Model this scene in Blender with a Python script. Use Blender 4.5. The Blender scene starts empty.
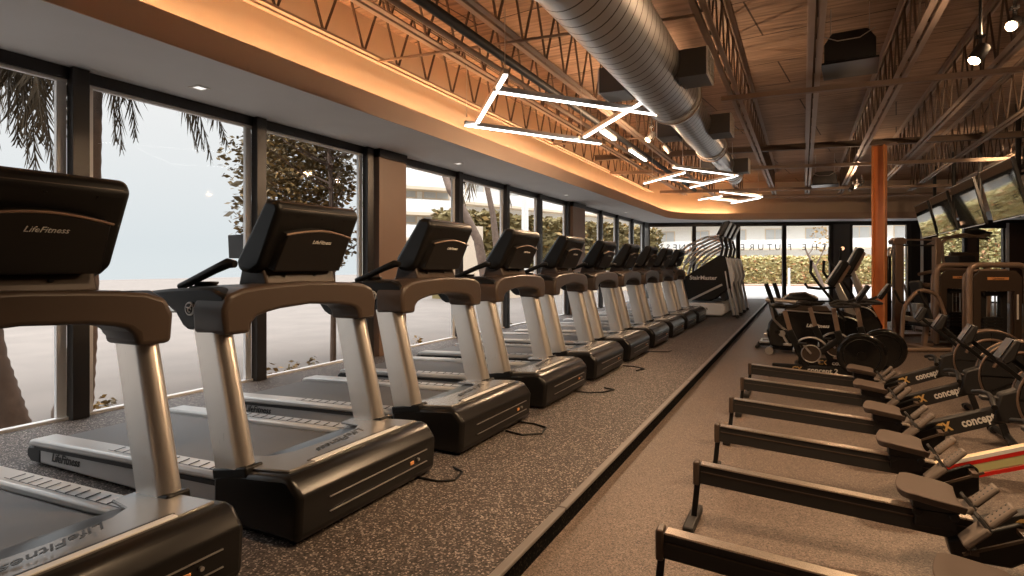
import bpy, bmesh, math, random
from mathutils import Vector, Matrix, Euler
random.seed(7)
PI = math.pi
S = bpy.context.scene
COL = S.collection
YAW = 0.46503          # camera turned left of the room's long axis
R = math.radians

# ------------------------------------------------------------------ materials
def lin(c):
    return tuple(((v/255)/12.92 if v/255 <= .04045 else ((v/255+.055)/1.055)**2.4) for v in c)
def newmat(name):
    m = bpy.data.materials.new(name); m.use_nodes = True
    nt = m.node_tree; b = nt.nodes['Principled BSDF']
    return m, nt, b
def pmat(name, rgb, rough=.5, metal=0., spec=.5, var=0., vscale=8., bump=0., bscale=200., emit=None, estr=0., coat=0.):
    m, nt, b = newmat(name)
    b.inputs['Base Color'].default_value = (*rgb, 1)
    b.inputs['Roughness'].default_value = rough
    b.inputs['Metallic'].default_value = metal
    b.inputs['Specular IOR Level'].default_value = spec
    b.inputs['Coat Weight'].default_value = coat
    tc = nt.nodes.new('ShaderNodeTexCoord')
    if True:
        v = max(var, .06)
        n = nt.nodes.new('ShaderNodeTexNoise'); n.inputs['Scale'].default_value = vscale; n.inputs['Detail'].default_value = 4
        nt.links.new(tc.outputs['Object'], n.inputs['Vector'])
        mr = nt.nodes.new('ShaderNodeMapRange'); mr.inputs[3].default_value = 1-v; mr.inputs[4].default_value = 1+v
        nt.links.new(n.outputs['Fac'], mr.inputs[0])
        mx = nt.nodes.new('ShaderNodeVectorMath'); mx.operation = 'SCALE'
        mx.inputs[0].default_value = rgb
        nt.links.new(mr.outputs[0], mx.inputs['Scale']); nt.links.new(mx.outputs[0], b.inputs['Base Color'])
    if bump:
        n2 = nt.nodes.new('ShaderNodeTexNoise'); n2.inputs['Scale'].default_value = bscale
        nt.links.new(tc.outputs['Object'], n2.inputs['Vector'])
        bp = nt.nodes.new('ShaderNodeBump'); bp.inputs['Strength'].default_value = bump; bp.inputs['Distance'].default_value = .002
        nt.links.new(n2.outputs['Fac'], bp.inputs['Height']); nt.links.new(bp.outputs[0], b.inputs['Normal'])
    if emit:
        b.inputs['Emission Color'].default_value = (*emit, 1); b.inputs['Emission Strength'].default_value = estr
    return m
def speckle(name, base, light, dark, scale, rough, lo=.42, hi=.6, spec=.4, big=(1., 1.)):
    m, nt, b = newmat(name); N = nt.nodes; L = nt.links
    tc = N.new('ShaderNodeTexCoord')
    v = N.new('ShaderNodeTexVoronoi'); v.inputs['Scale'].default_value = scale
    L.new(tc.outputs['Object'], v.inputs['Vector'])
    sep = N.new('ShaderNodeSeparateColor'); L.new(v.outputs['Color'], sep.inputs[0])
    cr = N.new('ShaderNodeValToRGB'); e = cr.color_ramp.elements
    e[0].position = 0; e[0].color = (*dark, 1); e[1].position = 1; e[1].color = (*light, 1)
    a = e.new(lo); a.color = (*base, 1); a2 = e.new(hi+.15); a2.color = (*[x*1.3 for x in base], 1)
    L.new(sep.outputs[0], cr.inputs[0])
    n = N.new('ShaderNodeTexNoise'); n.inputs['Scale'].default_value = .8; n.inputs['Detail'].default_value = 5
    L.new(tc.outputs['Object'], n.inputs['Vector'])
    mr = N.new('ShaderNodeMapRange'); mr.inputs[3].default_value = .8; mr.inputs[4].default_value = 1.2
    L.new(n.outputs['Fac'], mr.inputs[0])
    mx = N.new('ShaderNodeVectorMath'); mx.operation = 'SCALE'
    L.new(cr.outputs[0], mx.inputs[0]); L.new(mr.outputs[0], mx.inputs['Scale']); L.new(mx.outputs[0], b.inputs['Base Color'])
    b.inputs['Roughness'].default_value = rough; b.inputs['Specular IOR Level'].default_value = spec
    bp = N.new('ShaderNodeBump'); bp.inputs['Strength'].default_value = .35; bp.inputs['Distance'].default_value = .002
    L.new(sep.outputs[1], bp.inputs['Height']); L.new(bp.outputs[0], b.inputs['Normal'])
    return m
def brushed(name, rgb, rough=.3):
    m, nt, b = newmat(name); N = nt.nodes; L = nt.links
    tc = N.new('ShaderNodeTexCoord'); mp = N.new('ShaderNodeMapping'); mp.inputs['Scale'].default_value = (140, 140, 3)
    n = N.new('ShaderNodeTexNoise'); n.inputs['Scale'].default_value = 3
    L.new(tc.outputs['Object'], mp.inputs[0]); L.new(mp.outputs[0], n.inputs['Vector'])
    mr = N.new('ShaderNodeMapRange'); mr.inputs[3].default_value = rough-.07; mr.inputs[4].default_value = rough+.1
    L.new(n.outputs['Fac'], mr.inputs[0]); L.new(mr.outputs[0], b.inputs['Roughness'])
    b.inputs['Base Color'].default_value = (*rgb, 1); b.inputs['Metallic'].default_value = .9
    return m
def ductmat(name):
    m = brushed(name, (.62, .61, .60), .34); nt = m.node_tree; N = nt.nodes; L = nt.links; b = N['Principled BSDF']
    tc = N.new('ShaderNodeTexCoord'); sp_ = N.new('ShaderNodeSeparateXYZ'); L.new(tc.outputs['Object'], sp_.inputs[0])
    a = N.new('ShaderNodeMath'); a.operation = 'MULTIPLY_ADD'; a.inputs[1].default_value = .35; L.new(sp_.outputs[0], a.inputs[0]); L.new(sp_.outputs[1], a.inputs[2])
    d = N.new('ShaderNodeMath'); d.operation = 'MULTIPLY'; d.inputs[1].default_value = 7.2; L.new(a.outputs[0], d.inputs[0])
    f = N.new('ShaderNodeMath'); f.operation = 'FRACT'; L.new(d.outputs[0], f.inputs[0])
    g = N.new('ShaderNodeMath'); g.operation = 'LESS_THAN'; g.inputs[1].default_value = .11; L.new(f.outputs[0], g.inputs[0])
    h = N.new('ShaderNodeMath'); h.operation = 'GREATER_THAN'; h.inputs[1].default_value = 3.3; L.new(sp_.outputs[1], h.inputs[0])
    k = N.new('ShaderNodeMath'); k.operation = 'MULTIPLY'; L.new(g.outputs[0], k.inputs[0]); L.new(h.outputs[0], k.inputs[1])
    mx = N.new('ShaderNodeMix'); mx.data_type = 'RGBA'; mx.inputs[6].default_value = (.60, .59, .585, 1); mx.inputs[7].default_value = (.10, .085, .075, 1)
    L.new(k.outputs[0], mx.inputs[0]); L.new(mx.outputs[2], b.inputs['Base Color'])
    return m
def glassmat(name, tint=(1, 1, 1), refl=.06):
    m = bpy.data.materials.new(name); m.use_nodes = True; nt = m.node_tree; nt.nodes.clear()
    o = nt.nodes.new('ShaderNodeOutputMaterial'); t = nt.nodes.new('ShaderNodeBsdfTransparent'); t.inputs[0].default_value = (*tint, 1)
    g = nt.nodes.new('ShaderNodeBsdfGlossy'); g.inputs['Roughness'].default_value = .02
    mx = nt.nodes.new('ShaderNodeMixShader'); mx.inputs[0].default_value = refl
    nt.links.new(t.outputs[0], mx.inputs[1]); nt.links.new(g.outputs[0], mx.inputs[2]); nt.links.new(mx.outputs[0], o.inputs[0])
    return m
def planks(name, c1, c2, seam, rot, w=1.2, l=3.0):
    m, nt, b = newmat(name); N = nt.nodes; L = nt.links
    tc = N.new('ShaderNodeTexCoord'); mp = N.new('ShaderNodeMapping'); mp.inputs['Rotation'].default_value = (0, 0, rot)
    br = N.new('ShaderNodeTexBrick'); br.inputs['Scale'].default_value = 1; br.inputs['Brick Width'].default_value = l; br.inputs['Row Height'].default_value = w
    br.inputs['Mortar Size'].default_value = .012; br.inputs['Color1'].default_value = (*c1, 1); br.inputs['Color2'].default_value = (*c2, 1); br.inputs['Mortar'].default_value = (*seam, 1)
    L.new(tc.outputs['Object'], mp.inputs[0]); L.new(mp.outputs[0], br.inputs['Vector'])
    mp2 = N.new('ShaderNodeMapping'); mp2.inputs['Rotation'].default_value = (0, 0, rot); mp2.inputs['Scale'].default_value = (1.2, 14, 1)
    n = N.new('ShaderNodeTexNoise'); n.inputs['Scale'].default_value = 1.3; n.inputs['Detail'].default_value = 8
    L.new(tc.outputs['Object'], mp2.inputs[0]); L.new(mp2.outputs[0], n.inputs['Vector'])
    mr = N.new('ShaderNodeMapRange'); mr.inputs[1].default_value = .3; mr.inputs[2].default_value = .7; mr.inputs[3].default_value = .55; mr.inputs[4].default_value = 1.25
    L.new(n.outputs['Fac'], mr.inputs[0])
    mx = N.new('ShaderNodeVectorMath'); mx.operation = 'SCALE'
    L.new(br.outputs[0], mx.inputs[0]); L.new(mr.outputs[0], mx.inputs['Scale']); L.new(mx.outputs[0], b.inputs['Base Color'])
    b.inputs['Roughness'].default_value = .8
    return m
def emat(name, rgb, s):
    m, nt, b = newmat(name)
    b.inputs['Base Color'].default_value = (*rgb, 1)
    b.inputs['Emission Color'].default_value = (*rgb, 1); b.inputs['Emission Strength'].default_value = s
    return m

M = dict(
 platform=speckle('platform_rubber', (.060, .047, .040), (.42, .36, .32), (.008, .007, .006), 125, .62),
 mainfloor=speckle('main_rubber', (.135, .102, .082), (.27, .215, .18), (.045, .034, .028), 170, .5),
 nosing=pmat('nosing', (.17, .155, .145), .45, var=.15),
 riser=speckle('shaded_riser_rubber', (.003, .003, .003), (.035, .027, .02), (.002, .002, .002), 120, .95, lo=.8, spec=.1),  # near-black base: the shade on this face is put into the colour
 soffit=pmat('soffit_paint', (.70, .71, .72), .9, var=.03, vscale=2),
 cove=pmat('cove_paint', (.72, .60, .48), .85, var=.03, vscale=2),
 fascia=pmat('fascia_paint', (.62, .47, .36), .8, var=.03, vscale=2),
 deck=planks('roof_deck_boards', (.42, .285, .20), (.35, .235, .165), (.08, .05, .032), .12),
 joist=pmat('joist_steel', (.44, .34, .27), .5, .1, var=.12, vscale=5),
 darkjoist=pmat('web_steel', (.12, .078, .054), .6, .1, var=.15),
 girder=pmat('girder_steel', (.33, .235, .175), .6, .05, var=.15, vscale=3),
 black=pmat('black_plastic', (.008, .0075, .007), .42, spec=.3),
 blackmat=pmat('matte_black', (.014, .0125, .012), .6),
 gloss=pmat('gloss_black', (.008, .0075, .007), .16, spec=.6),
 bronze=pmat('bronze_plastic', (.062, .043, .032), .38, spec=.4, var=.05),
 hood=pmat('hood_plastic', (.010, .009, .0085), .28, spec=.35),
 hoodtop=pmat('hood_top_plastic', (.26, .25, .24), .27, .35, spec=.7, var=.03),
 rail=pmat('side_rail_plastic', (.56, .555, .54), .36, .15, spec=.6, var=.03),
 body=pmat('deck_frame_paint', (.44, .435, .43), .4, .25, var=.03),
 belt=pmat('running_belt', (.105, .10, .097), .55, spec=.5, var=.08, bump=.3, bscale=300),
 alu=brushed('brushed_aluminium', (.78, .74, .69), .30),
 steel=pmat('satin_steel', (.62, .60, .58), .3, .9),
 silver=pmat('silver_trim', (.74, .74, .73), .45, .1),
 duct=ductmat('galvanised_duct'),
 mull=pmat('mullion_black', (.022, .019, .018), .35, .2, spec=.6),
 pier=pmat('pier_cladding', (.24, .15, .10), .5, var=.1, vscale=3),
 greypier=pmat('grey_pier', (.10, .095, .09), .55, var=.1, vscale=3),
 wood=pmat('dark_wood_wall', (.06, .034, .022), .6, var=.3, vscale=4),
 column=pmat('rust_paint', (.78, .30, .10), .42, var=.15, vscale=3),
 glass=glassmat('window_glass', (.99, .99, .99), .004),
 led=emat('led_tube_glow', (1, .96, .9), 6.),
 cove_led=emat('cove_led_glow', (1, .56, .27), 62.),
 downglow=emat('downlight_glow', (1, .97, .92), .9),
 lampglow=emat('spot_lens_glow', (1, .72, .42), 35.),
 cream=pmat('cream_text', (.72, .70, .66), .5),
 greytext=pmat('grey_text', (.38, .37, .36), .45),
 darktext=pmat('dark_text', (.03, .03, .03), .45),
 gold=pmat('gold_logo', (.62, .40, .14), .4),
 orange=pmat('orange_badge', (.75, .33, .12), .5),
 red=pmat('red_stripe', (.55, .02, .012), .4),
 creamstripe=pmat('cream_stripe', (.80, .60, .40), .5, var=.2, vscale=5),
 yellowgreen=pmat('pale_green_stripe', (.50, .47, .22), .5, var=.1, vscale=5),
 seat=pmat('grey_seat_foam', (.085, .062, .050), .7, spec=.2, var=.05),
 foot=pmat('grey_footplate', (.16, .13, .11), .7, spec=.2),
 railalu=brushed('monorail_aluminium', (.66, .58, .50), .28),
 flywheelrim=pmat('flywheel_rim', (.24, .165, .12), .35, .5),
 frametan=pmat('machine_frame_paint', (.30, .21, .155), .38, .4, var=.06),
 shroud=pmat('machine_shroud', (.055, .037, .026), .45, var=.06),
 screen=pmat('television_screen', (.010, .010, .010), .06, spec=1., coat=1.),
 ground=pmat('pale_pavement', (.172, .148, .130), .9, var=.25, vscale=1.2),
 brightground=pmat('white_pavement', (.42, .41, .40), .9, var=.05, vscale=1),
 kerb=pmat('kerb_strip', (.06, .055, .045), .9, var=.3, vscale=6),
 bark=pmat('palm_bark', (.16, .11, .082), .9, var=.45, vscale=9, bump=.6, bscale=25),
 frond=pmat('palm_frond', (.075, .045, .014), .6, var=.5, vscale=3),
 leaf=pmat('tree_leaf', (.15, .10, .034), .6, var=.55, vscale=5),
 leafgold=pmat('golden_leaf', (.34, .21, .065), .6, var=.4, vscale=5),
 hedge=pmat('hedge_leaf', (.20, .155, .06), .8, var=.5, vscale=6),
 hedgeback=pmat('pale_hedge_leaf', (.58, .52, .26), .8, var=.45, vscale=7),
 hedgeorange=pmat('hedge_blossom', (.70, .40, .22), .8, var=.3),
 white=pmat('white_render', (.86, .85, .82), .8, var=.04, vscale=1),
 beige=pmat('beige_render', (.72, .60, .46), .8, var=.08, vscale=1),
 windowdark=pmat('far_window', (.55, .56, .56), .4),
 redground=pmat('reddish_verge', (.45, .28, .20), .9, var=.2),
)
# thin translucent look for leaves is skipped: plain two-sided diffuse

# ------------------------------------------------------------------ mesh builder
class MB:
    def __init__(s): s.v = []; s.f = []
    def add(s, vs, fs, mt=None):
        o = len(s.v)
        for v in vs: s.v.append(tuple(mt @ Vector(v)) if mt else tuple(v))
        for f in fs: s.f.append(tuple(i+o for i in f))
        return s
    def box(s, x0, x1, y0, y1, z0, z1, mt=None):
        vs = [(x, y, z) for x in (x0, x1) for y in (y0, y1) for z in (z0, z1)]
        return s.add(vs, [(0, 1, 3, 2), (4, 6, 7, 5), (0, 4, 5, 1), (2, 3, 7, 6), (0, 2, 6, 4), (1, 5, 7, 3)], mt)
    def prism(s, prof, a, b, axis='y', mt=None):
        # prof: list of 2D points; extruded from a to b along axis ('y': prof is x,z; 'x': prof is y,z; 'z': prof is x,y)
        def P(p, t):
            return {'y': (p[0], t, p[1]), 'x': (t, p[0], p[1]), 'z': (p[0], p[1], t)}[axis]
        n = len(prof); vs = [P(p, a) for p in prof]+[P(p, b) for p in prof]
        fs = [tuple(range(n)), tuple(range(2*n-1, n-1, -1))]+[(i, i+n, (i+1) % n+n, (i+1) % n) for i in range(n)]
        return s.add(vs, fs, mt)
    def strip(s, A, B, a, b, axis='x', mt=None):
        # two matching 2D polylines A (outer) and B (inner), thick band extruded a..b
        def P(p, t): return {'y': (p[0], t, p[1]), 'x': (t, p[0], p[1]), 'z': (p[0], p[1], t)}[axis]
        n = len(A); vs = [P(p, a) for p in A]+[P(p, a) for p in B]+[P(p, b) for p in A]+[P(p, b) for p in B]
        fs = []
        for i in range(n-1):
            fs += [(i, i+1, n+i+1, n+i), (2*n+i, 3*n+i, 3*n+i+1, 2*n+i+1), (i, 2*n+i, 2*n+i+1, i+1), (n+i, n+i+1, 3*n+i+1, 3*n+i)]
        fs += [(0, n, 3*n, 2*n), (n-1, 3*n-1, 4*n-1, 2*n-1)]
        return s.add(vs, fs, mt)
    def bar(s, p0, p1, w, h, up=(0, 0, 1), w1=None, h1=None):
        p0, p1 = Vector(p0), Vector(p1); d = (p1-p0).normalized(); u = Vector(up)
        if abs(d.dot(u)) > .98: u = Vector((1, 0, 0))
        r = d.cross(u).normalized(); u = r.cross(d)
        w1 = w if w1 is None else w1; h1 = h if h1 is None else h1
        vs = [p0+r*a*w/2+u*b*h/2 for a, b in ((-1, -1), (1, -1), (1, 1), (-1, 1))]+[p1+r*a*w1/2+u*b*h1/2 for a, b in ((-1, -1), (1, -1), (1, 1), (-1, 1))]
        return s.add(vs, [(0, 3, 2, 1), (4, 5, 6, 7), (0, 1, 5, 4), (1, 2, 6, 5), (2, 3, 7, 6), (3, 0, 4, 7)])
    def tube(s, pts, r, n=8, cap=True):
        pts = [Vector(p) for p in pts]; rs = r if isinstance(r, (list, tuple)) else [r]*len(pts)
        o = len(s.v); up = None
        for i, p in enumerate(pts):
            a = pts[max(i-1, 0)]; b = pts[min(i+1, len(pts)-1)]; d = (b-a)
            if d.length < 1e-9: d = Vector((0, 0, 1))
            d.normalize()
            if up is None:
                up = Vector((0, 0, 1)) if abs(d.z) < .9 else Vector((1, 0, 0))
            x = d.cross(up)
            if x.length < 1e-4: x = d.cross(Vector((0, 1, 0)))
            x.normalize(); up = x.cross(d).normalized()
            for k in range(n):
                t = 2*PI*k/n; s.v.append(tuple(p+(x*math.cos(t)+up*math.sin(t))*rs[i]))
        for i in range(len(pts)-1):
            for k in range(n):
                k2 = (k+1) % n; s.f.append((o+i*n+k, o+i*n+k2, o+(i+1)*n+k2, o+(i+1)*n+k))
        if cap:
            s.f.append(tuple(o+k for k in range(n-1, -1, -1))); e = o+(len(pts)-1)*n; s.f.append(tuple(e+k for k in range(n)))
        return s
    def cyl(s, p0, p1, r0, r1=None, n=20): return s.tube([p0, p1], [r0, r0 if r1 is None else r1], n)
    def torus(s, c, R_, r, axis='y', a0=0, a1=360, n=28, m=8):
        pts = []
        for i in range(n+1):
            t = math.radians(a0+(a1-a0)*i/n); u, w = math.cos(t)*R_, math.sin(t)*R_
            pts.append({'y': (c[0]+u, c[1], c[2]+w), 'x': (c[0], c[1]+u, c[2]+w), 'z': (c[0]+u, c[1]+w, c[2])}[axis])
        full = abs(a1-a0) >= 360
        return s.tube(pts, r, m, cap=not full)
    def ball(s, c, rx, ry=None, rz=None, n=12, m=8):
        ry = ry or rx; rz = rz or rx; o = len(s.v)
        for i in range(m+1):
            p = PI*i/m
            for k in range(n):
                t = 2*PI*k/n; s.v.append((c[0]+rx*math.sin(p)*math.cos(t), c[1]+ry*math.sin(p)*math.sin(t), c[2]+rz*math.cos(p)))
        for i in range(m):
            for k in range(n): s.f.append((o+i*n+k, o+(i+1)*n+k, o+(i+1)*n+(k+1) % n, o+i*n+(k+1) % n))
        return s
    def build(s, name, mat, parent=None, loc=None, bevel=0., smooth=True, rot=None, segs=2):
        me = bpy.data.meshes.new(name); me.from_pydata(s.v, [], s.f); me.update()
        bm = bmesh.new(); bm.from_mesh(me)
        bmesh.ops.remove_doubles(bm, verts=bm.verts, dist=1e-5)
        bmesh.ops.recalc_face_normals(bm, faces=bm.faces); bm.to_mesh(me); bm.free()
        if smooth:
            me.shade_smooth(); me.set_sharp_from_angle(angle=R(38))
        me.materials.append(M[mat] if isinstance(mat, str) else mat)
        o = bpy.data.objects.new(name, me); COL.objects.link(o)
        if parent: o.parent = parent
        if loc: o.location = loc
        if rot: o.rotation_euler = rot
        if bevel:
            b = o.modifiers.new('soft_edges', 'BEVEL'); b.width = bevel; b.segments = segs; b.limit_method = 'ANGLE'; b.angle_limit = R(35)
            b.harden_normals = False
        return o
def tag(o, label, cat, group=None, kind=None):
    if label: o['label'] = label
    if cat: o['category'] = cat
    if group: o['group'] = group
    if kind: o['kind'] = kind
    return o
def empty(name, loc, rz=0., label=None, cat=None, group=None):
    o = bpy.data.objects.new(name, None); COL.objects.link(o); o.location = loc; o.rotation_euler = (0, 0, rz)
    o.empty_display_size = .1
    return tag(o, label, cat, group)
def struct(o): o['kind'] = 'structure'; return o
def copy_tree(o, parent=None):
    c = o.copy(); COL.objects.link(c); c.parent = parent
    for ch in [x for x in KIDS.get(o.name, [])]: copy_tree(ch, c)
    return c
KIDS = {}
def index_kids():
    KIDS.clear()
    for x in bpy.data.objects:
        if x.parent: KIDS.setdefault(x.parent.name, []).append(x)
def text(name, body, size, mat, parent=None, loc=(0, 0, 0), rot=(0, 0, 0), shear=0., ext=.001, align='CENTER', bold=0., spacing=1., sx=1.):
    cu = bpy.data.curves.new(name, 'FONT'); cu.body = body; cu.size = size; cu.extrude = ext; cu.shear = shear
    cu.align_x = align; cu.align_y = 'CENTER'; cu.offset = bold; cu.space_character = spacing; cu.resolution_u = 2
    t = bpy.data.objects.new(name+'_src', cu); COL.objects.link(t)
    dg = bpy.context.evaluated_depsgraph_get(); me = bpy.data.meshes.new_from_object(t.evaluated_get(dg))
    bpy.data.objects.remove(t, do_unlink=True); bpy.data.curves.remove(cu)
    me.name = name; me.materials.clear(); me.materials.append(M[mat])
    for v in me.vertices: v.co.x *= sx
    o = bpy.data.objects.new(name, me); COL.objects.link(o); o.location = loc; o.rotation_euler = rot
    if parent: o.parent = parent
    return o
ORD = ['first', 'second', 'third', 'fourth', 'fifth', 'sixth', 'seventh', 'eighth', 'ninth', 'tenth', 'eleventh', 'twelfth']

# ------------------------------------------------------------------ camera
cam = bpy.data.cameras.new('camera'); co = bpy.data.objects.new('camera', cam); COL.objects.link(co); S.camera = co
co.location = (0, 0, 1.42); co.rotation_euler = (PI/2, 0, YAW)
cam.sensor_width = 36; cam.lens = 580/1024*36; cam.shift_y = -23/1024; cam.clip_start = .05; cam.clip_end = 300
S.view_settings.view_transform = 'Standard'; S.view_settings.look = 'None'
S.view_settings.exposure = 0.10; S.view_settings.gamma = 1; S.view_settings.use_curve_mapping = False

# ------------------------------------------------------------------ world: pale overcast sky
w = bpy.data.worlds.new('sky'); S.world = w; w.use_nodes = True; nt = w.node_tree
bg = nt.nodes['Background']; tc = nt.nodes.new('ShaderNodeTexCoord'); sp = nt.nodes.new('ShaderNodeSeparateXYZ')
cr = nt.nodes.new('ShaderNodeValToRGB'); e = cr.color_ramp.elements
e[0].position = 0.; e[0].color = (.70, .755, .77, 1); e[1].position = 1; e[1].color = (1, 1, 1, 1)
a = e.new(.03); a.color = (.69, .745, .765, 1); a = e.new(.25); a.color = (.84, .845, .84, 1); a = e.new(.5); a.color = (1, 1, 1, 1)
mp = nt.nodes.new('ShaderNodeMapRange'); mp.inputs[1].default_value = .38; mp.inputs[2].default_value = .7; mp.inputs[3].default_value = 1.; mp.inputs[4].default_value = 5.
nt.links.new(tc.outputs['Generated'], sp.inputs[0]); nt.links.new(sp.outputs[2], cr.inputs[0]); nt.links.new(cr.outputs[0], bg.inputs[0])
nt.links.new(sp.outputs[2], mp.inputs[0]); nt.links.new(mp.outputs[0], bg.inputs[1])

# ================================================================== THE ROOM
PZ = .12                                   # platform height
WX = -5.55                                 # window wall plane
EX = -1.13                                 # platform edge
# back wall: starts at A, runs at angle BA
BA = R(20); A0 = Vector((WX, 23.0, 0)); BD = Vector((math.cos(BA), math.sin(BA), 0)); BN = Vector((BD.y, -BD.x, 0))  # BN points into the room
def bw(t, n=0., z=0.): return A0+BD*t+BN*n+Vector((0, 0, z))
BM = Matrix.Translation(A0) @ Matrix.Rotation(BA, 4, 'Z')     # local x along wall, local -y into room

b = MB(); b.prism([(EX-.02, -3), (9, -3), (9, 28.3), (EX, 24.9), (WX-.1, 23.2), (WX-.1, -3)], -.15, 0, 'z'); struct(b.build('floor', 'mainfloor', smooth=False))
b = MB(); b.prism([(WX, -3), (EX-.045, -3), (EX-.045, 24.4), (WX, 22.85)], 0.001, PZ, 'z'); o = struct(b.build('floor', 'platform', smooth=False))
b = MB()
for y0, y1 in ((-3, 2.89), (2.9, 6.7), (6.71, 10.5), (10.51, 14.3), (14.31, 18.1), (18.11, 24.3)):
    b.box(EX-.045, EX, y0, y1, PZ-.014, PZ+.006)
struct(b.build('trim_1', 'nosing', bevel=.006))
b = MB(); b.box(EX-.043, EX-.022, -3, 24.3, .0, PZ-.014); struct(b.build('trim_2', 'riser'))

# roof deck, cove, soffits
DZ = 4.52
b = MB(); b.box(-5.0, 9, -3.2, 29, DZ, DZ+.1); struct(b.build('ceiling', 'deck', smooth=False))
# rounded inner outline of the dropped soffit
FX = -4.25; FB = 1.45; RC = 2.6
def soffit_path(off=0., n=14):
    # from the camera side along the windows, round the corner, along the back wall, back along the right
    pts = [Vector((FX-off, -3.2))]
    # line 1: x=FX ; line 2: back fascia, point bw(0,FB)+BD*t
    P2 = bw(0, FB-off); d2 = Vector((BD.x, BD.y)); p2 = Vector((P2.x, P2.y))
    t = (FX-off-p2.x)/d2.x; C = p2+d2*t
    ang = PI/2-BA; L = (RC+off)/math.tan((PI/2+BA)/2)   # tangent length
    T1 = C+Vector((0, -1))*L; T2 = C+d2*L
    ctr = T1+Vector((RC+off, 0))
    a0 = PI; a1 = PI-(PI/2-BA)
    for i in range(n+1):
        tt = a0+(a1-a0)*i/n; pts.append(ctr+Vector((math.cos(tt), math.sin(tt)))*(RC+off))
    pr = Vector((5.1+off, 0)); t = (pr.x-p2.x)/d2.x; C2 = p2+d2*t
    pts.append(C2); pts.append(Vector((5.1+off, -3.2)))
    return pts
SP = soffit_path(0)
def ribbon(path, z0, z1, name, mat, thick=.03):
    b = MB(); n = len(path)
    nrm = []
    for i in range(n):
        a_ = path[max(i-1, 0)]; c_ = path[min(i+1, n-1)]; d = (c_-a_).normalized(); nrm.append(Vector((d.y, -d.x)))
    vs = []
    for i, p in enumerate(path):
        q = p-nrm[i]*thick
        vs += [(p.x, p.y, z0), (p.x, p.y, z1), (q.x, q.y, z1), (q.x, q.y, z0)]
    fs = []
    for i in range(n-1):
        o_ = 4*i
        for k in range(4): fs.append((o_+k, o_+(k+1) % 4, o_+4+(k+1) % 4, o_+4+k))
    fs += [(0, 3, 2, 1), (4*n-4, 4*n-3, 4*n-2, 4*n-1)]
    b.add(vs, fs); return b.build(name, mat)
SO = soffit_path(.62)    # upstand behind the cove
SM = soffit_path(1.3)
def slab(pi, po, z0, z1, name, mat):
    b = MB(); n = len(pi); vs = []
    for p, q in zip(pi, po): vs += [(p.x, p.y, z0), (q.x, q.y, z0), (q.x, q.y, z1), (p.x, p.y, z1)]
    fs = []
    for i in range(n-1):
        o_ = 4*i
        for k in range(4): fs.append((o_+k, o_+(k+1) % 4, o_+4+(k+1) % 4, o_+4+k))
    fs += [(0, 3, 2, 1), (4*n-4, 4*n-3, 4*n-2, 4*n-1)]
    b.add(vs, fs); return b.build(name, mat)
outer = []
for i, p in enumerate(SP):
    if i == 0: outer.append(Vector((WX-.2, -3.2)))
    elif i == len(SP)-1: outer.append(Vector((7.8, -3.2)))
    elif i == len(SP)-2: q = bw(13.8, -.1); outer.append(Vector((7.8, q.y)))
    else:
        k = (i-1)/(len(SP)-3); q0 = Vector((WX-.2, 23.0-.02)); 
        if k < .5: outer.append(Vector((WX-.2, p.y+(q0.y-p.y)*(k*2))))
        else:
            q1 = bw((k-.5)*2*3.5, -.12); outer.append(Vector((q1.x, q1.y)))
struct(slab(SP, outer, 3.085, 3.13, 'ceiling', 'soffit'))
struct(ribbon(soffit_path(-.014), 3.072, 3.31, 'trim_3', 'fascia', .013))
struct(slab(SP, SO, 3.19, 3.215, 'trim_4', 'cove'))
struct(ribbon(SO, 3.215, DZ, 'wall_cove', 'cove', .04))
# LED strip lying on the cove ledge (window side and round the corner), hidden by the fascia lip
pp = soffit_path(.42)
n1 = len(pp)-2
path = [Vector((pp[0].x, -3.0))]+pp[1:n1]+[pp[n1-1]+Vector((BD.x, BD.y))*.35]
led = ribbon(path, 3.225, 3.24, 'cove_light_strip', 'cove_led', .025)
tag(led, 'warm glowing light strip tucked into the ceiling cove above the windows', 'light strip')
path = [pp[n1-1]+Vector((BD.x, BD.y))*2.0, pp[n1]-Vector((BD.x, BD.y))*.6]

# left wall: closed end piers, head and sill
def unit_window(name, y0, y1):
    r = empty(name, (WX, (y0+y1)/2, 0)); struct(r); h = (y1-y0)/2
    f = MB(); f.box(-.05, .03, -h, h, 2.985, 3.085); f.box(-.05, .02, -h, h, .0, .105); struct_part = f.build('window_frame', 'mull', r)
    s_ = MB(); s_.box(-.03, .012, -h, h, 2.955, 2.985); s_.box(-.03, .035, -h, h, .105, .145)
    for yy in (-h+.065, h-.14): s_.box(-.035, .006, yy, yy+.075, .145, 2.955)
    s_.build('glazing_bead', 'silver', r, bevel=.003)
    g = MB(); g.box(-.022, -.012, -h+.03, h-.03, .13, 2.97); g.build('window_pane', 'glass', r, smooth=False)
    return r
YS = [-2.9, -1.05, .85, 2.75, 4.58, 6.42, None, 7.2, 8.85, 10.7, 12.4, 14.2, None, 15.3, 17.0, 18.72, 20.6, 22.35]
k = 1
for i in range(len(YS)-1):
    a_, b_ = YS[i], YS[i+1]
    if a_ is None or b_ is None: continue
    unit_window('window_%d' % k, a_, b_); k += 1
t = 5
for y in YS:
    if y is None or y in (7.2, 15.3): continue
    b = MB(); b.box(WX+.005, WX+.1, y-.065, y+.065, PZ, 3.08)
    struct(b.build('trim_%d' % t, 'mull', bevel=.004)); t += 1
for y0, y1 in ((6.53, 7.16), (14.3, 15.26)):
    b = MB(); b.box(WX-.12, WX+.16, y0, y1, 0, 3.085); struct(b.build('wall_left', 'pier', bevel=.004))
    b = MB(); b.box(WX-.10, WX+.18, y0, y1, 2.96, 3.08); struct(b.build('trim_%d' % t, 'mull')); t += 1
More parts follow.
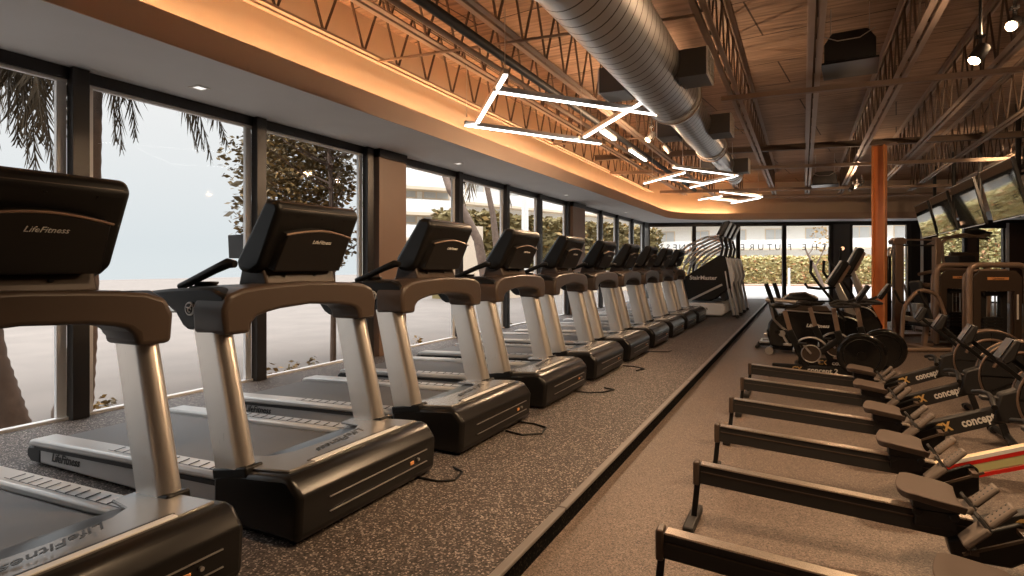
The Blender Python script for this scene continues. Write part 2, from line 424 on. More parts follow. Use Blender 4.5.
b = MB(); b.box(WX-.12, WX+.10, 22.42, 23.0, 0, 3.085); struct(b.build('wall_left', 'greypier'))
b = MB(); b.box(WX-.3, WX-.11, -3.2, 23.1, 3.05, 4.7); struct(b.build('wall_left', 'greypier'))
# rear walls (behind the camera and to the right) close the room
b = MB(); b.box(WX-.1, 9, -3.3, -3.2, 0, 4.6); struct(b.build('wall_rear', 'wood'))
b = MB(); b.box(7.8, 7.9, -3.2, 28.6, 0, 4.6); struct(b.build('wall_right', 'wood'))

# back wall in its own frame
def bbox(x0, x1, n0, n1, z0, z1): return MB().box(x0, x1, -n1, -n0, z0, z1, BM)
HB = 2.97
def wt(px):   # where the sight line of a column in the photo meets the back wall: used once to read off the panel widths
    a_ = (px-512)/580; c_, s_ = math.cos(YAW), math.sin(YAW); dx, dy = a_*c_-s_, a_*s_+c_
    # A0 + BD*t = k*(dx,dy)
    det = BD.x*(-dy)-(-dx)*BD.y
    return ((-A0.x)*(-dy)-(-dx)*(-A0.y))/det
T = {p: wt(p) for p in (655, 694, 738, 784, 831, 850, 908, 935, 965, 976, 1004)}
struct(bbox(-.1, 14.5, -.15, .05, HB, 3.1).build('wall_back', 'mull'))
struct(bbox(-.1, 14.5, -.25, .0, 3.1, 4.6).build('wall_back', 'greypier'))
struct(bbox(T[831]+.06, T[850]-.06, -.12, .12, 0, HB).build('wall_back', 'greypier', bevel=.004))
struct(bbox(T[908]+.06, T[935]-.05, -.12, .10, 0, HB).build('wall_back', 'mull'))
struct(bbox(T[965]+.03, T[976]-.03, -.12, .10, 0, HB).build('wall_back', 'wood'))
struct(bbox(T[1004]+.1, 14.5, -.12, .10, 0, HB).build('wall_back', 'wood'))
struct(bbox(T[908]+.38, T[908]+.47, .10, .13, 0, HB).build('trim_60', 'silver'))
struct(bbox(T[1004], T[1004]+.1, -.05, .12, 0, HB).build('trim_61', 'silver'))
struct(bbox(T[935]-.05, T[1004]+.1, -.05, .11, 2.78, HB).build('trim_62', 'mull'))
spans = [(.05, T[694]), (T[694], T[738]), (T[738], T[784]), (T[784], T[831]), (T[850], T[908]), (T[935], T[965]), (T[976], T[1004])]
for i, (a_, b_) in enumerate(spans):
    r = empty('window_%d' % (k+i), bw((a_+b_)/2), BA); struct(r); h = (b_-a_)/2
    f = MB(); f.box(-h, h, -.05, .05, HB-.04, HB); f.box(-h, h, -.05, .05, 0, .06)
    f.box(-h-.06, -h+.07, -.07, .06, 0, HB); f.box(h-.07, h+.06, -.07, .06, 0, HB); f.build('window_frame', 'mull', r, bevel=.004)
    g = MB(); g.box(-h+.06, h-.06, -.005, .005, .06, HB-.03); g.build('window_pane', 'glass', r, smooth=False)
# vinyl lettering on the back glazing, written to be read from the street
ltr = [('S', 661), ('S', 668), ('E', 675), ('N', 682), ('T', 690), ('I', 697), ('F', 703), ('F', 719), ('O', 728),
       ('E', 742.5), ('R', 751.5), ('U', 760.5), ('T', 769.5), ('U', 777.5), ('F', 789.5), ('E', 804), ('H', 814), ('T', 824)]
b0 = empty('window_lettering', bw(T[738], .02, 0), BA, 'black letters THE FUTURE OF FITNESS stuck across the back windows, seen reversed from inside', 'window lettering')
for ch, px in ltr:
    text('letter', ch, .34, 'darktext', b0, (wt(px)-T[738], -.012, 2.10+.0), (PI/2, 0, PI), ext=.002)
# wall light on the pier
cx_ = (T[831]+T[850])/2
wl = empty('wall_light', bw(cx_, .12, 2.05), BA, 'round orange wall light on the dark pier between back windows', 'wall light')
MB().cyl((0, -.001, 0), (0, -.05, 0), .12, n=24).build('lamp_base', 'bronze', wl, bevel=.008)
MB().cyl((0, -.05, 0), (0, -.06, 0), .07, n=24).build('lamp_lens', emat('wall_light_glow', (1, .55, .3), 1.5), wl)

# recessed soffit lights
for i, (x, y) in enumerate(((-5.06, 3.55), (-5.05, 8.1), (-5.03, 12.9), (-5.0, 18.0))):
    r = empty('recessed_downlight', (x, y, 3.083), 0, 'small square white downlight in the grey soffit, %s from the camera' % ORD[i], 'downlight', 'square downlights in the window soffit')
    f = MB()
    for a_ in ((-.07, .07, -.07, -.045), (-.07, .07, .045, .07), (-.07, -.045, -.045, .045), (.045, .07, -.045, .045)): f.box(a_[0], a_[1], a_[2], a_[3], -.006, .004)
    f.build('lamp_trim', 'white', r, bevel=.002); MB().box(-.045, .045, -.045, .045, -.001, .003).build('lamp_lens', 'downglow', r)

# ------------------------------------------------------------------ joists
JX = [-4.34, -3.5, -2.67, -1.8, -.84, .12, 1.08, 2.02, 3.0, 3.95, 4.85]
JZ = 3.75
for i, x in enumerate(JX):
    yend = 19.9+ (x+4.3)*.36+ .2
    yend = min(yend, 21.9) if x > -3.2 else 18.6+(x+4.34)*1.6
    r = empty('roof_joist', (x, 0, JZ), 0, 'open-web steel roof joist running lengthwise, %s from the window side' % ORD[i], 'roof joist', 'open-web joists under the roof deck')
    c_ = MB()
    for sx in (-1, 1):
        c_.box(sx*.045-.028, sx*.045+.028, -2.9, yend, 0, .008); c_.box(sx*.02-.004, sx*.02+.004, -2.9, yend, .008, .05)
    c_.build('bottom_chord', 'joist', r, smooth=False)
    c_ = MB()
    for sx in (-1, 1): c_.box(sx*.045-.028, sx*.045+.028, -2.9, yend, .758, .766); c_.box(sx*.02-.004, sx*.02+.004, -2.9, yend, .71, .758)
    c_.build('top_chord', 'joist', r, smooth=False)
    wb = MB(); y = -2.8; up = True
    while y < yend-.3:
        wb.bar((0, y, .02 if up else .75), (0, y+.3, .75 if up else .02), .02, .02); y += .3; up = not up
    wb.build('web', 'darkjoist', r, smooth=False)
# girders / bridging across the joists
def cross(name, p0, p1, wd, ht, mat, label, cat, kind='bar'):
    c0 = (Vector(p0)+Vector(p1))/2
    b = MB(); q0, q1 = Vector(p0)-c0, Vector(p1)-c0
    if kind == 'I':
        b.bar(q0+Vector((0, 0, -ht/2)), q1+Vector((0, 0, -ht/2)), wd, .014); b.bar(q0+Vector((0, 0, ht/2)), q1+Vector((0, 0, ht/2)), wd, .014); b.bar(q0, q1, .012, ht)
    elif kind == 'tube': b.tube([q0, q1], wd/2, 10)
    else: b.bar(q0, q1, wd, ht)
    o = b.build(name, mat, loc=c0); return tag(o, label, cat)
def seg(p, ang, x0, x1, z):
    return (x0, p[1]+(x0-p[0])*math.tan(ang), z), (x1, p[1]+(x1-p[0])*math.tan(ang), z)
a1, a2 = seg((1.34, 13.42), R(9), -4.2, 5.0, 3.83); cross('ceiling_girder', a1, a2, .12, .10, 'darkjoist', 'brown steel girder crossing the ceiling above the rust orange column', 'girder', 'I')
a1, a2 = seg((0, 8.47), R(5), -1.0, 5.0, 3.69); cross('cross_beam', a1, a2, .08, .06, 'girder', 'brown steel cross beam nearest the camera, under the joists', 'cross beam')
a1, a2 = seg((-1.4, 14.66), R(13), -4.3, 5.0, 3.70); cross('cross_beam', a1, a2, .10, .07, 'girder', 'steel cross beam just behind the orange column', 'cross beam')
a1, a2 = seg((-2.28, 18.76), R(16), -4.0, 5.0, 3.70); cross('cross_beam', a1, a2, .12, .08, 'girder', 'steel cross beam second from the back wall', 'cross beam')
a1, a2 = seg((-2.0, 20.7), R(19), -3.0, 5.0, 3.70); cross('cross_beam', a1, a2, .12, .08, 'girder', 'steel cross beam nearest the back wall', 'cross beam')
for i, (y, z) in enumerate(((5.2, 3.73), (10.3, 3.73))):
    a1, a2 = seg((-4.3, y), R(6), -4.3, -.9, z); cross('bridging_rod', a1, a2, .03, .03, 'girder', ('thin bridging rod under the joists above the nearer hanging light', 'thin bridging rod under the joists beyond the nearer hanging light')[i], 'rod', 'tube')
# black pipe with two linear lamps
o = MB().tube([(0, -3, 0), (0, 17.2, 0)], .045, 12).build('ceiling_pipe', 'blackmat', loc=(-2.76, 0, 3.56)); tag(o, 'long black round pipe hung below the joists left of the duct', 'pipe')
o = MB().tube([(0, -3, 0), (0, 17.5, 0)], .03, 10).build('ceiling_pipe', 'girder', loc=(-3.05, 0, 3.62)); tag(o, 'thin brown pipe running beside the long black ceiling pipe', 'pipe')
for i, (y0, y1) in enumerate(((8.55, 9.25), (10.2, 11.35))):
    r = empty('linear_lamp', (-2.76, (y0+y1)/2, 3.50), 0, ('short glowing tube lamp under the black pipe, nearer one', 'longer glowing tube lamp under the black pipe, farther one')[i], 'tube lamp', 'tube lamps under the black pipe')
    h = (y1-y0)/2
    MB().box(-.035, .035, -h, h, -.02, .02).build('lamp_housing', 'silver', r, bevel=.004)
    MB().box(-.028, .028, -h+.01, h-.01, -.045, -.02).build('lamp_diffuser', 'led', r, bevel=.004)

# ------------------------------------------------------------------ column
r = empty('steel_column', (1.34, 13.42, 0), 0, 'rust orange steel column standing between the bikes and the weight machines', 'column')
b = MB(); b.box(-.112, -.084, -.11, .11, .02, 3.76).box(.084, .112, -.11, .11, .02, 3.76).box(-.084, .084, -.010, .010, .02, 3.76)
b.build('column_shaft', 'column', r, bevel=.003); r.rotation_euler = (0, 0, -.30)
MB().box(-.2, .2, -.2, .2, 0, .02).build('base_plate', 'column', r, bevel=.003); MB().box(-.3, .3, -.12, .12, 3.76, 3.775).build('cap_plate', 'girder', r, bevel=.003)

# ------------------------------------------------------------------ duct
DXc, DZc = -1.34, 1.42+1.94
def duct_seg(y0, y1, r0, r1, pitch=.13):
    b = MB(); n = 40; pts = []; rs = []; y = y0; 
    while y < y1:
        f = (y-y0)/(y1-y0); rad = r0+(r1-r0)*f
        pts += [(0, y, 0), (0, y+pitch*.40, 0), (0, y+pitch*.45, 0), (0, y+pitch*.5, 0), (0, y+pitch*.55, 0), (0, y+pitch*.60, 0)]; rs += [rad]*6
        y += pitch
    return b, pts, rs
dr = empty('spiral_duct', (DXc, 0, DZc), 0, 'large round silver spiral air duct running down the ceiling', 'air duct')
b, p_, s_ = duct_seg(-2.5, 3.3, .305, .305, 1.45); MB().tube(p_+[(0, 3.3, 0)], s_+[.305], 40).build('duct_section', 'duct', dr)
b, p_, s_ = duct_seg(3.3, 6.9, .305, .30); MB().tube(p_, s_, 40).build('duct_section', 'duct', dr)
b, p_, s_ = duct_seg(7.1, 9.9, .235, .225); MB().tube(p_, s_, 36).build('duct_section', 'duct', dr)
b, p_, s_ = duct_seg(10.1, 13.4, .165, .16); MB().tube(p_, s_, 32).build('duct_section', 'duct', dr)
MB().tube([(0, 6.7, 0), (0, 6.9, 0), (0, 7.15, 0)], [.315, .31, .24], 40).build('duct_collar', 'silver', dr)
MB().tube([(0, 9.75, 0), (0, 9.95, 0), (0, 10.15, 0)], [.24, .235, .17], 36).build('duct_collar', 'silver', dr)
MB().tube([(0, 3.25, 0), (0, 3.33, 0)], [.325, .325], 40).build('duct_band', 'steel', dr)
MB().tube([(0, 13.3, 0), (0, 13.55, 0)], [.17, .17], 32).build('duct_cap', 'duct', dr)
for i, (sx, y, rad) in enumerate(((1, 5.8, .27), (-1, 5.95, .27), (1, 8.4, .2), (-1, 8.3, .2), (1, 12.0, .14), (-1, 11.7, .14))):
    r = empty('duct_register', (sx*rad, y, -.04), 0); r.parent = dr
    h = .20 if i < 4 else .17
    MB().box(0, sx*.27, -h, h, -.13, .13).build('register_box', 'greypier', r, bevel=.004)
    f = MB()
    for z in (-.13, .11): f.box(sx*.27, sx*.285, -h, h, z, z+.02)
    for yy in (-h, h-.02, -.01): f.box(sx*.27, sx*.285, yy, yy+.02, -.11, .11)
    for k_ in range(5): f.bar((sx*.275, -h+.02, -.08+k_*.04), (sx*.275, h-.02, -.08+k_*.04), .014, .006)
    f.build('register_grille', 'white', r)
for yy in (1.5, 6.8, 9.95, 13.0):
    rr_ = {1.5: .31, 6.8: .32, 9.95: .25, 13.0: .18}[yy]
    MB().torus((0, yy, 0), rr_, .008, 'y', 0, 360, 32, 6).tube([(0, yy, rr_), (0, yy, .39)], .006, 6).build('duct_strap', 'joist', dr)
# ------------------------------------------------------------------ hanging light frames
def light_frame(z, tubes, hang, label):
    c0 = Vector((sum(a_[0]+b_[0] for a_, b_ in tubes)/(2*len(tubes)), sum(a_[1]+b_[1] for a_, b_ in tubes)/(2*len(tubes)), z))
    r = empty('pendant_light', c0, 0, label, 'pendant light', 'zigzag tube pendant lights')
    for i, (p, q) in enumerate(tubes):
        zz = .0 if i % 2 == 0 else .035
        P_, Q_ = Vector((p[0], p[1], z+zz))-c0, Vector((q[0], q[1], z+zz))-c0
        MB().bar(P_+Vector((0, 0, .022)), Q_+Vector((0, 0, .022)), .05, .05).build('tube_housing', 'steel', r, bevel=.004)
        d = (Q_-P_).normalized()*.008
        MB().bar(P_+d-Vector((0, 0, .008)), Q_-d-Vector((0, 0, .008)), .042, .02).build('light_tube', 'led', r, bevel=.006)
    for (x, y) in hang:
        MB().tube([Vector((x, y, z+.04))-c0, Vector((x, y, JZ))-c0], .004, 6).build('suspension_cable', 'steel', r)
    return r
light_frame(3.1, [((-3.62, 5.95), (-2.5, 7.72)), ((-3.5, 6.05), (-2.38, 4.62)), ((-2.66, 4.93), (-1.45, 6.5)), ((-2.62, 7.38), (-1.36, 5.88))],
            [(-2.42, 4.68), (-1.38, 5.9), (-3.5, 5.8), (-2.6, 7.2)], 'hanging light of four crossed white glowing tubes, nearest and largest')
light_frame(3.1, [((-2.92, 11.87), (-1.92, 10.82)), ((-2.03, 10.34), (-1.12, 11.85)), ((-1.16, 11.7), (-2.18, 12.95)), ((-2.5, 11.5), (-1.9, 12.55))],
            [(-1.97, 10.9), (-1.2, 11.75), (-2.7, 11.65), (-2.1, 12.8)], 'second hanging light of four glowing white tubes, beyond the duct end')
light_frame(3.1, [((-2.4, 15.47), (-1.76, 14.85)), ((-1.73, 14.26), (-.92, 15.84)), ((-.96, 15.75), (-1.74, 16.75)), ((-2.12, 15.7), (-1.6, 16.52))],
            [(-1.75, 14.9), (-1.0, 15.7), (-2.3, 15.4), (-1.7, 16.6)], 'third hanging light of glowing white tubes, smallest and farthest')

# ------------------------------------------------------------------ track spotlights (seen lamps, then added unseen ones)
def spot(loc, aim, label, lit=True, energy=60, rod=None, size=.05, cone=110):
    r = empty('track_spotlight', loc, 0, label, 'spotlight')
    d = Vector(aim).normalized(); q = Vector((0, 0, -1)).rotation_difference(d)
    mt = q.to_matrix().to_4x4()
    body = MB(); body.tube([(0, 0, .06), (0, 0, .05), (0, 0, -.09), (0, 0, -.10)], [size*.6, size, size, size*.92], 20); body.v = [tuple(mt @ Vector(v)) for v in body.v]
    body.build('lamp_housing', 'blackmat', r)
    ln = MB(); ln.cyl((0, 0, -.098), (0, 0, -.104), size*.8, n=20); ln.v = [tuple(mt @ Vector(v)) for v in ln.v]
    ln.build('lamp_lens', 'lampglow' if lit else 'windowdark', r)
    st = MB(); st.box(-.012, .012, -.012, .012, .04, .12); st.box(-.03, .03, -.03, .03, .12, .14)
    if rod: st.tube([(0, 0, .14), (0, 0, rod)], .012, 8)
    st.build('lamp_stem', 'blackmat', r)
    if lit and energy:
        L = bpy.data.lights.new('spotlight_beam', 'SPOT'); L.energy = energy*2.9; L.color = (1, .66, .38); L.spot_size = R(cone); L.spot_blend = .6; L.shadow_soft_size = .05
        o = bpy.data.objects.new('spotlight_beam', L); COL.objects.link(o); o.parent = r
        o.location = d*.13; o.rotation_euler = d.to_track_quat('-Z', 'Y').to_euler()
    return r
spot((-2.05, 8.8, 3.38), (-.5, -.5, -.75), 'lit spotlight glaring under the ceiling left of the duct', True, 70, .35)
spot((-2.02, 9.7, 3.36), (.5, .2, -.7), 'dark spotlight beside the glaring one left of the duct', False, 0, .30)
spot((1.36, 6.25, 3.25), (-.5, -.35, -.8), 'lit spotlight hanging on a long black rod at upper right', True, 70, .5, .055)
spot((1.64, 6.45, 3.52), (-.3, -.55, -.35), 'brightest glaring spotlight in the upper right corner', True, 80, .2)
for i in range(3):
    spot((1.1+i*.13, 16.9+i*.3, 3.36+i*.1), (-.4, -.5, -.6), ('lowest', 'middle', 'topmost')[i]+' of three black spotlights left of the orange column top', False, 0, .2+.0*i)
spot((.2, 3.0, 3.5), (-.2, .5, -1), 'added spotlight over the rowing machines out of view', True, 90, .2)  # from here on: lamps added out of view to brighten the room
spot((2.6, 8.0, 3.5), (0, .1, -1), 'added unseen spotlight over the right side', True, 90, .2)  # added out of frame as extra light for the machines there
spot((3.6, 9.6, 3.45), (-.5, .8, -.25), 'added unseen spotlight aimed at the orange column', True, 40, .4)  # added out of frame to brighten the column
spot((3.95, 15.0, 3.4), (-.15, 1, -.1), 'added unseen spotlight washing the far right fascia', True, 50, .4)  # added wash light, hidden behind the nearest television
spot((-.4, 2.2, 3.4), (-.25, .3, -1), 'added unseen spotlight over the near walkway', True, 80, .25)  # another added lamp, above the frame, to lift the floor

# ================================================================== TREADMILLS
def make_treadmill():
    r = empty('treadmill', (0, 0, 0))
    L = 2.46
    # frame under the deck, narrower than the hood
    f = MB(); f.prism([(-.25, .035), (-.25, .20), (-L+.02, .125), (-L, .09), (-L, .03), (-L+.1, .02)], -.47, .47, 'y')
    f.build('deck_frame', 'body', r, bevel=.012)
    for s in (-1, 1):
        bs = MB(); bs.prism([(-.5, .175), (-.5, .20), (-L+.05, .127), (-L+.05, .105)], s*.471, s*.477, 'y')
        bs.build('side_stripe', 'blackmat', r)
    text('side_lettering', 'LifeFitness', .075, 'darktext', r, (-2.05, -.4735, .085), (PI/2, R(-2), 0), shear=.35, bold=.001)
    # running belt
    bl = MB(); bl.prism([(-.34, .20), (-.34, .218), (-L+.09, .150), (-L+.05, .142), (-L+.045, .12)], -.335, .335, 'y'); bl.build('running_belt', 'belt', r, bevel=.006)
    # side rails
    for s in (-1, 1):
        a, b_ = (.35, .485) if s > 0 else (-.485, -.35)
        m = MB(); m.prism([(-.45, .205), (-.45, .244), (-L+.06, .174), (-L+.01, .162), (-L-.01, .125), (-L+.1, .125)], a, b_, 'y')
        sr = m.build('side_rail', 'rail', r, bevel=.014)
        g = MB()
        for i in range(11):
            x = -.72-i*.085; z = .2445+(x+.45)*.0323+.0008
            g.bar((x, a+.035, z), (x-.012, b_-.035, z), .006, .003)
        for i in range(2):
            g.bar((-.62, a+.03, .2445+(-.62+.45)*.0323+.0008), (-1.62, a+.03, .2445+(-1.17)*.0323+.0008), .003, .002)
        g.build('grip_marks', 'darktext', sr, smooth=False)
        # scooped pocket where the rail meets the hood
        pk = MB(); pk.ball((-.50, s*.405, .245), .115, .052, .018, 20, 8); pk.build('rail_pocket', 'bronze', r)
        e_ = MB(); e_.prism([(-L+.12, .02), (-L+.12, .125), (-L-.025, .118), (-L-.045, .09), (-L-.045, .05), (-L, .02)], s*.40-.075, s*.40+.075, 'y'); e_.build('end_cap', 'blackmat', r, bevel=.012)
    # motor hood : dark body, grey top plate
    h = MB()
    h.prism([(-.60, .03), (-.60, .25), (-.48, .283), (-.11, .316), (-.065, .308), (-.012, .245), (0, .22), (-.012, .03), (-.04, .015), (-.5, .015)], -.52, .52, 'y')
    h.build('motor_hood', 'hood', r, bevel=.028, segs=3)
    tp = MB()
    tp.prism([(-.62, -.46), (-.62, -.35), (-.44, -.31), (-.38, -.22), (-.36, 0), (-.38, .22), (-.44, .31), (-.62, .35), (-.62, .46), (-.50, .49), (-.12, .47), (-.115, .30), (-.115, -.30), (-.12, -.47), (-.50, -.49)], 0, .016, 'z',
             Matrix.Translation((0, 0, .321)) @ Matrix.Rotation(R(-4.6), 4, 'Y'))
    tp.build('hood_top_plate', 'hoodtop', r, bevel=.006)
    sl = MB(); sl.box(-.165, -.150, -.33, .33, .324, .3275); sl.build('hood_slot', 'blackmat', r, bevel=.002)
    sl = MB(); sl.box(-.150, -.115, -.32, .32, .3205, .3295); sl.build('slot_lip', 'silver', r, bevel=.004)
    text('hood_lettering', 'LifeFitness', .078, 'darktext', r, (-.245, -.02, .3358), (0, R(4.6), -PI/2), shear=.4, bold=.001)
    
    vl = MB()
    for z in (.105, .175): vl.box(-.002, .004, -.34, .42, z, z+.005)
    vl.build('vent_line', 'steel', r)
    sw = MB(); sw.box(0, .008, .26, .29, .13, .15); sw.build('power_switch', 'orange', r, bevel=.002)
    sw = MB(); sw.cyl((0, .33, .145), (.012, .33, .145), .009, n=10); sw.build('power_socket', 'steel', r)
    for s in (-1, 1):
        # upright, raked back towards the user
        b = MB(); y0, y1 = s*.472-.043, s*.472+.043
        n = 7; prof0 = []; prof1 = []
        for (cx, z, hw, out) in ((-.475, .27, .105, prof0), (-.655, 1.0, .10, prof1)):
            out += [(cx-hw, y0, z), (cx-hw, y1, z)]
            for k in range(n+1):
                t = PI*k/n; out.append((cx+hw-.055+.055*math.sin(t), (y0+y1)/2+.05*math.cos(t), z))
        m = len(prof0); b.add(prof0+prof1, [tuple(range(m)), tuple(range(2*m-1, m-1, -1))]+[(i, (i+1) % m, m+(i+1) % m, m+i) for i in range(m)])
        b.build('upright', 'alu', r)
        c = MB(); c.bar((-.47, s*.472, .245), (-.48, s*.472, .300), .10, .25, up=(1, 0, 0)); c.build('upright_collar', 'black', r, bevel=.01)
        # side arm
        a = MB(); a.prism([(-.52, .965), (-.50, 1.06), (-.52, 1.15), (-.62, 1.185), (-.95, 1.175), (-1.45, 1.13), (-1.475, 1.10), (-1.44, 1.075), (-.98, 1.09), (-.90, 1.05), (-.84, .985), (-.80, .965)], s*.47-.048, s*.47+.048, 'y')
        a.build('side_arm', 'black', r, bevel=.015)
        em = MB(); em.cyl((-.77, s*.519, 1.075), (-.77, s*.526, 1.075), .036, n=24); eo = em.build('emblem', 'silver', r, bevel=.002)
        ei = MB(); ei.cyl((-.77, s*.524, 1.075), (-.77, s*.528, 1.075), .027, n=20); ei.build('emblem_disc', 'blackmat', eo)
        e2 = MB(); e2.torus((-.765, s*.528, 1.07), .012, .0035, 'y', 0, 300, 14, 6).tube([(-.785, s*.529, 1.083), (-.765, s*.529, 1.078), (-.75, s*.529, 1.092)], .0035, 6); e2.build('emblem_figure', 'silver', eo)
        # grip bar rising from the arm
        g = MB(); g.tube([(-1.04, s*.40, 1.18), (-.98, s*.395, 1.20), (-.80, s*.37, 1.275), (-.71, s*.355, 1.31), (-.67, s*.345, 1.305)], [.02, .022, .024, .028, .02], 12); g.build('grip_bar', 'black', r)
        cp = MB(); cp.tube([(-.93, s*.33, 1.165), (-.93, s*.33, 1.20)], [.05, .058], 20).torus((-.93, s*.33, 1.2), .055, .008, 'z', 0, 360, 20, 6); cp.build('cup_holder', 'black', r)
    # cross arch
    A = [(-.525, .95), (-.535, 1.08), (-.505, 1.15), (-.43, 1.178), (-.30, 1.192), (0, 1.205), (.30, 1.192), (.43, 1.178), (.505, 1.15), (.535, 1.08), (.525, .95)]
    B = [(-.385, .95), (-.378, 1.00), (-.345, 1.03), (-.30, 1.045), (-.20, 1.062), (0, 1.075), (.20, 1.062), (.30, 1.045), (.345, 1.03), (.378, 1.00), (.385, .95)]
    m = MB(); m.strip(A, B, -.74, -.49, 'x'); m.build('cross_arch', 'bronze', r, bevel=.022, segs=3)
    tr = MB(); tr.prism([(-.98, -.40), (-.98, .40), (-.70, .45), (-.70, -.45)], 1.135, 1.185, 'z'); tr.build('accessory_tray', 'black', r, bevel=.015)
    kp = MB(); kp.box(-.90, -.78, -.13, .13, 1.183, 1.20); kp.build('keypad', 'greytext', r, bevel=.005)
    # console neck
    nk = MB(); nk.prism([(-.84, 1.17), (-.60, 1.19), (-.64, 1.30), (-.80, 1.32)], -.25, .25, 'y'); nk.build('console_neck', 'bronze', r, bevel=.012)
    # console box, leaning: profile in x,z
    def lean(x, z): return (x, z)
    cs = MB(); cs.prism([(-.675, 1.25), (-.60, 1.29), (-.45, 1.60), (-.475, 1.65), (-.56, 1.66), (-.80, 1.32), (-.775, 1.265)], -.298, .298, 'y')
    cs.build('console', 'black', r, bevel=.032, segs=4)
    sc = MB(); sc.prism([(-.79, 1.345), (-.575, 1.645), (-.583, 1.650), (-.798, 1.350)], -.265, .265, 'y'); sc.build('console_screen', 'screen', r)
    lip = MB(); lip.prism([(-.455, 1.605), (-.478, 1.648), (-.487, 1.640), (-.462, 1.597)], -.27, .27, 'y'); lip.build('console_lip', 'bronze', r, bevel=.004)
    # pod on the back of the console: arched top
    d0, d1 = Vector((-.60, 0, 1.29)), Vector((-.45, 0, 1.60)); dv = d1-d0; nv = Vector((dv.z, 0, -dv.x)).normalized()
    out = []
    prof = [(-.245, -.03), (-.235, .60)]+[(-.235+.47*i/10, .62+.10*math.sin(PI*i/10)) for i in range(11)]+[(.235, .60), (.245, -.03)]
    vs = [tuple(d0+dv*q+Vector((0, y, 0))-nv*.02) for y, q in prof]+[tuple(d0+dv*q+Vector((0, y*.97, 0))+nv*.045) for y, q in prof]
    n = len(prof)
    pd = MB(); pd.add(vs, [tuple(range(n)), tuple(range(2*n-1, n-1, -1))]+[(i, (i+1) % n, n+(i+1) % n, n+i) for i in range(n)])
    pd.build('console_back', 'hood', r, bevel=.008)
    ar = MB(); q = [(-.235+.47*i/14, .625+.10*math.sin(PI*i/14)) for i in range(15)]
    ar.tube([d0+dv*b_+Vector((0, a, 0))+nv*.043 for a, b_ in q], .006, 8); ar.build('back_trim', 'frametan', r)
    rot = math.atan2(nv.x, nv.z)
    ang = math.atan2(dv.x, dv.z)
    text('console_lettering', 'LifeFitness', .033, 'cream', r, tuple(d0+dv*.52+nv*.047+Vector((0, .02, 0))), Euler((PI/2+0, 0, PI/2)).to_matrix().to_4x4().to_euler(), shear=.3)
    t = [c for c in COL.objects if c.name.startswith('console_lettering')][-1]
    t.rotation_euler = (Matrix(((0, dv.normalized().x, nv.x), (1, 0, 0), (0, dv.normalized().z, nv.z)))).to_euler()
    sc = MB()
    for y in (-.17, 0.0, .17):
        p = d0+dv*.9+Vector((0, y+.01, 0))+nv*.001; sc.cyl(p-nv*.002, p+nv*.003, .006, n=8)
    sc.build('back_screw', 'black', r)
    for y in (-.13, .09): MB().cyl((-.615, y, 1.24), (-.608, y, 1.238), .009, n=10).build('neck_bolt', 'black', r)
    for c_ in COL.objects:
        if c_.parent == r and c_.name.split('.')[0] in ('console', 'console_screen', 'console_lip', 'console_back', 'back_trim', 'console_lettering', 'back_screw', 'console_neck', 'neck_bolt'): c_.location.y += .045
    for sx, sy in ((-.12, 1), (-.12, -1), (-L+.3, 1), (-L+.3, -1)):
        MB().cyl((sx, sy*.42, 0), (sx, sy*.42, .035), .03, n=12).build('levelling_foot', 'blackmat', r)
    return r
tm = make_treadmill(); index_kids()
where = ['nearest treadmill, cut off by the left and bottom edges of the photo',
 'second nearest treadmill, its whole near side and emblem in view',
 'third treadmill from the camera, in front of the brown window column',
 'fourth treadmill from the camera, just beyond the window column',
 'fifth treadmill from the camera', 'sixth treadmill from the camera, about the middle of the row',
 'seventh treadmill from the camera', 'eighth treadmill from the camera, third from the stair climbers',
 'ninth treadmill from the camera, next to last of the row', 'last treadmill of the row, right before the stair climbers']
for i in range(10):
    o = tm if i == 0 else copy_tree(tm)
    o.location = (-2.05, 1.62+1.42*i-.56+(.03 if i == 0 else 0), PZ); o.scale = (1, 1.065, 1)
    tag(o, 'grey and black '+where[i], 'treadmill', 'treadmills lined up facing the aisle')
for i, (x, y, pts) in enumerate(((-1.95, 4.3, [(0, 0), (.12, -.05), (.16, -.22), (.04, -.32), (-.12, -.28)]), (-1.95, 5.6, [(0, 0), (.13, .08), (.2, .25), (.08, .3)]), (-1.92, 7.3, [(0, 0), (.15, -.1), (.1, -.28)]),
                               (-1.95, 8.7, [(0, 0), (.14, .05), (.18, .2)]), (-1.95, 2.9, [(0, 0), (.08, .06), (.05, .2), (-.05, .25)]))):
    P_ = []
    for j in range(len(pts)-1):
        for q in range(6):
            f = q/6; P_.append((pts[j][0]*(1-f)+pts[j+1][0]*f, pts[j][1]*(1-f)+pts[j+1][1]*f, .008))
    P_.append((*pts[-1], .008))
    o = MB().tube([(-.15, 0, .008)]+P_, .007, 6).build('power_cord', 'black', loc=(x, y, PZ)); tag(o, 'black power cord curling on the floor beside the hood of the %s treadmill' % ORD[[2, 3, 4, 5, 1][i]], 'cord')

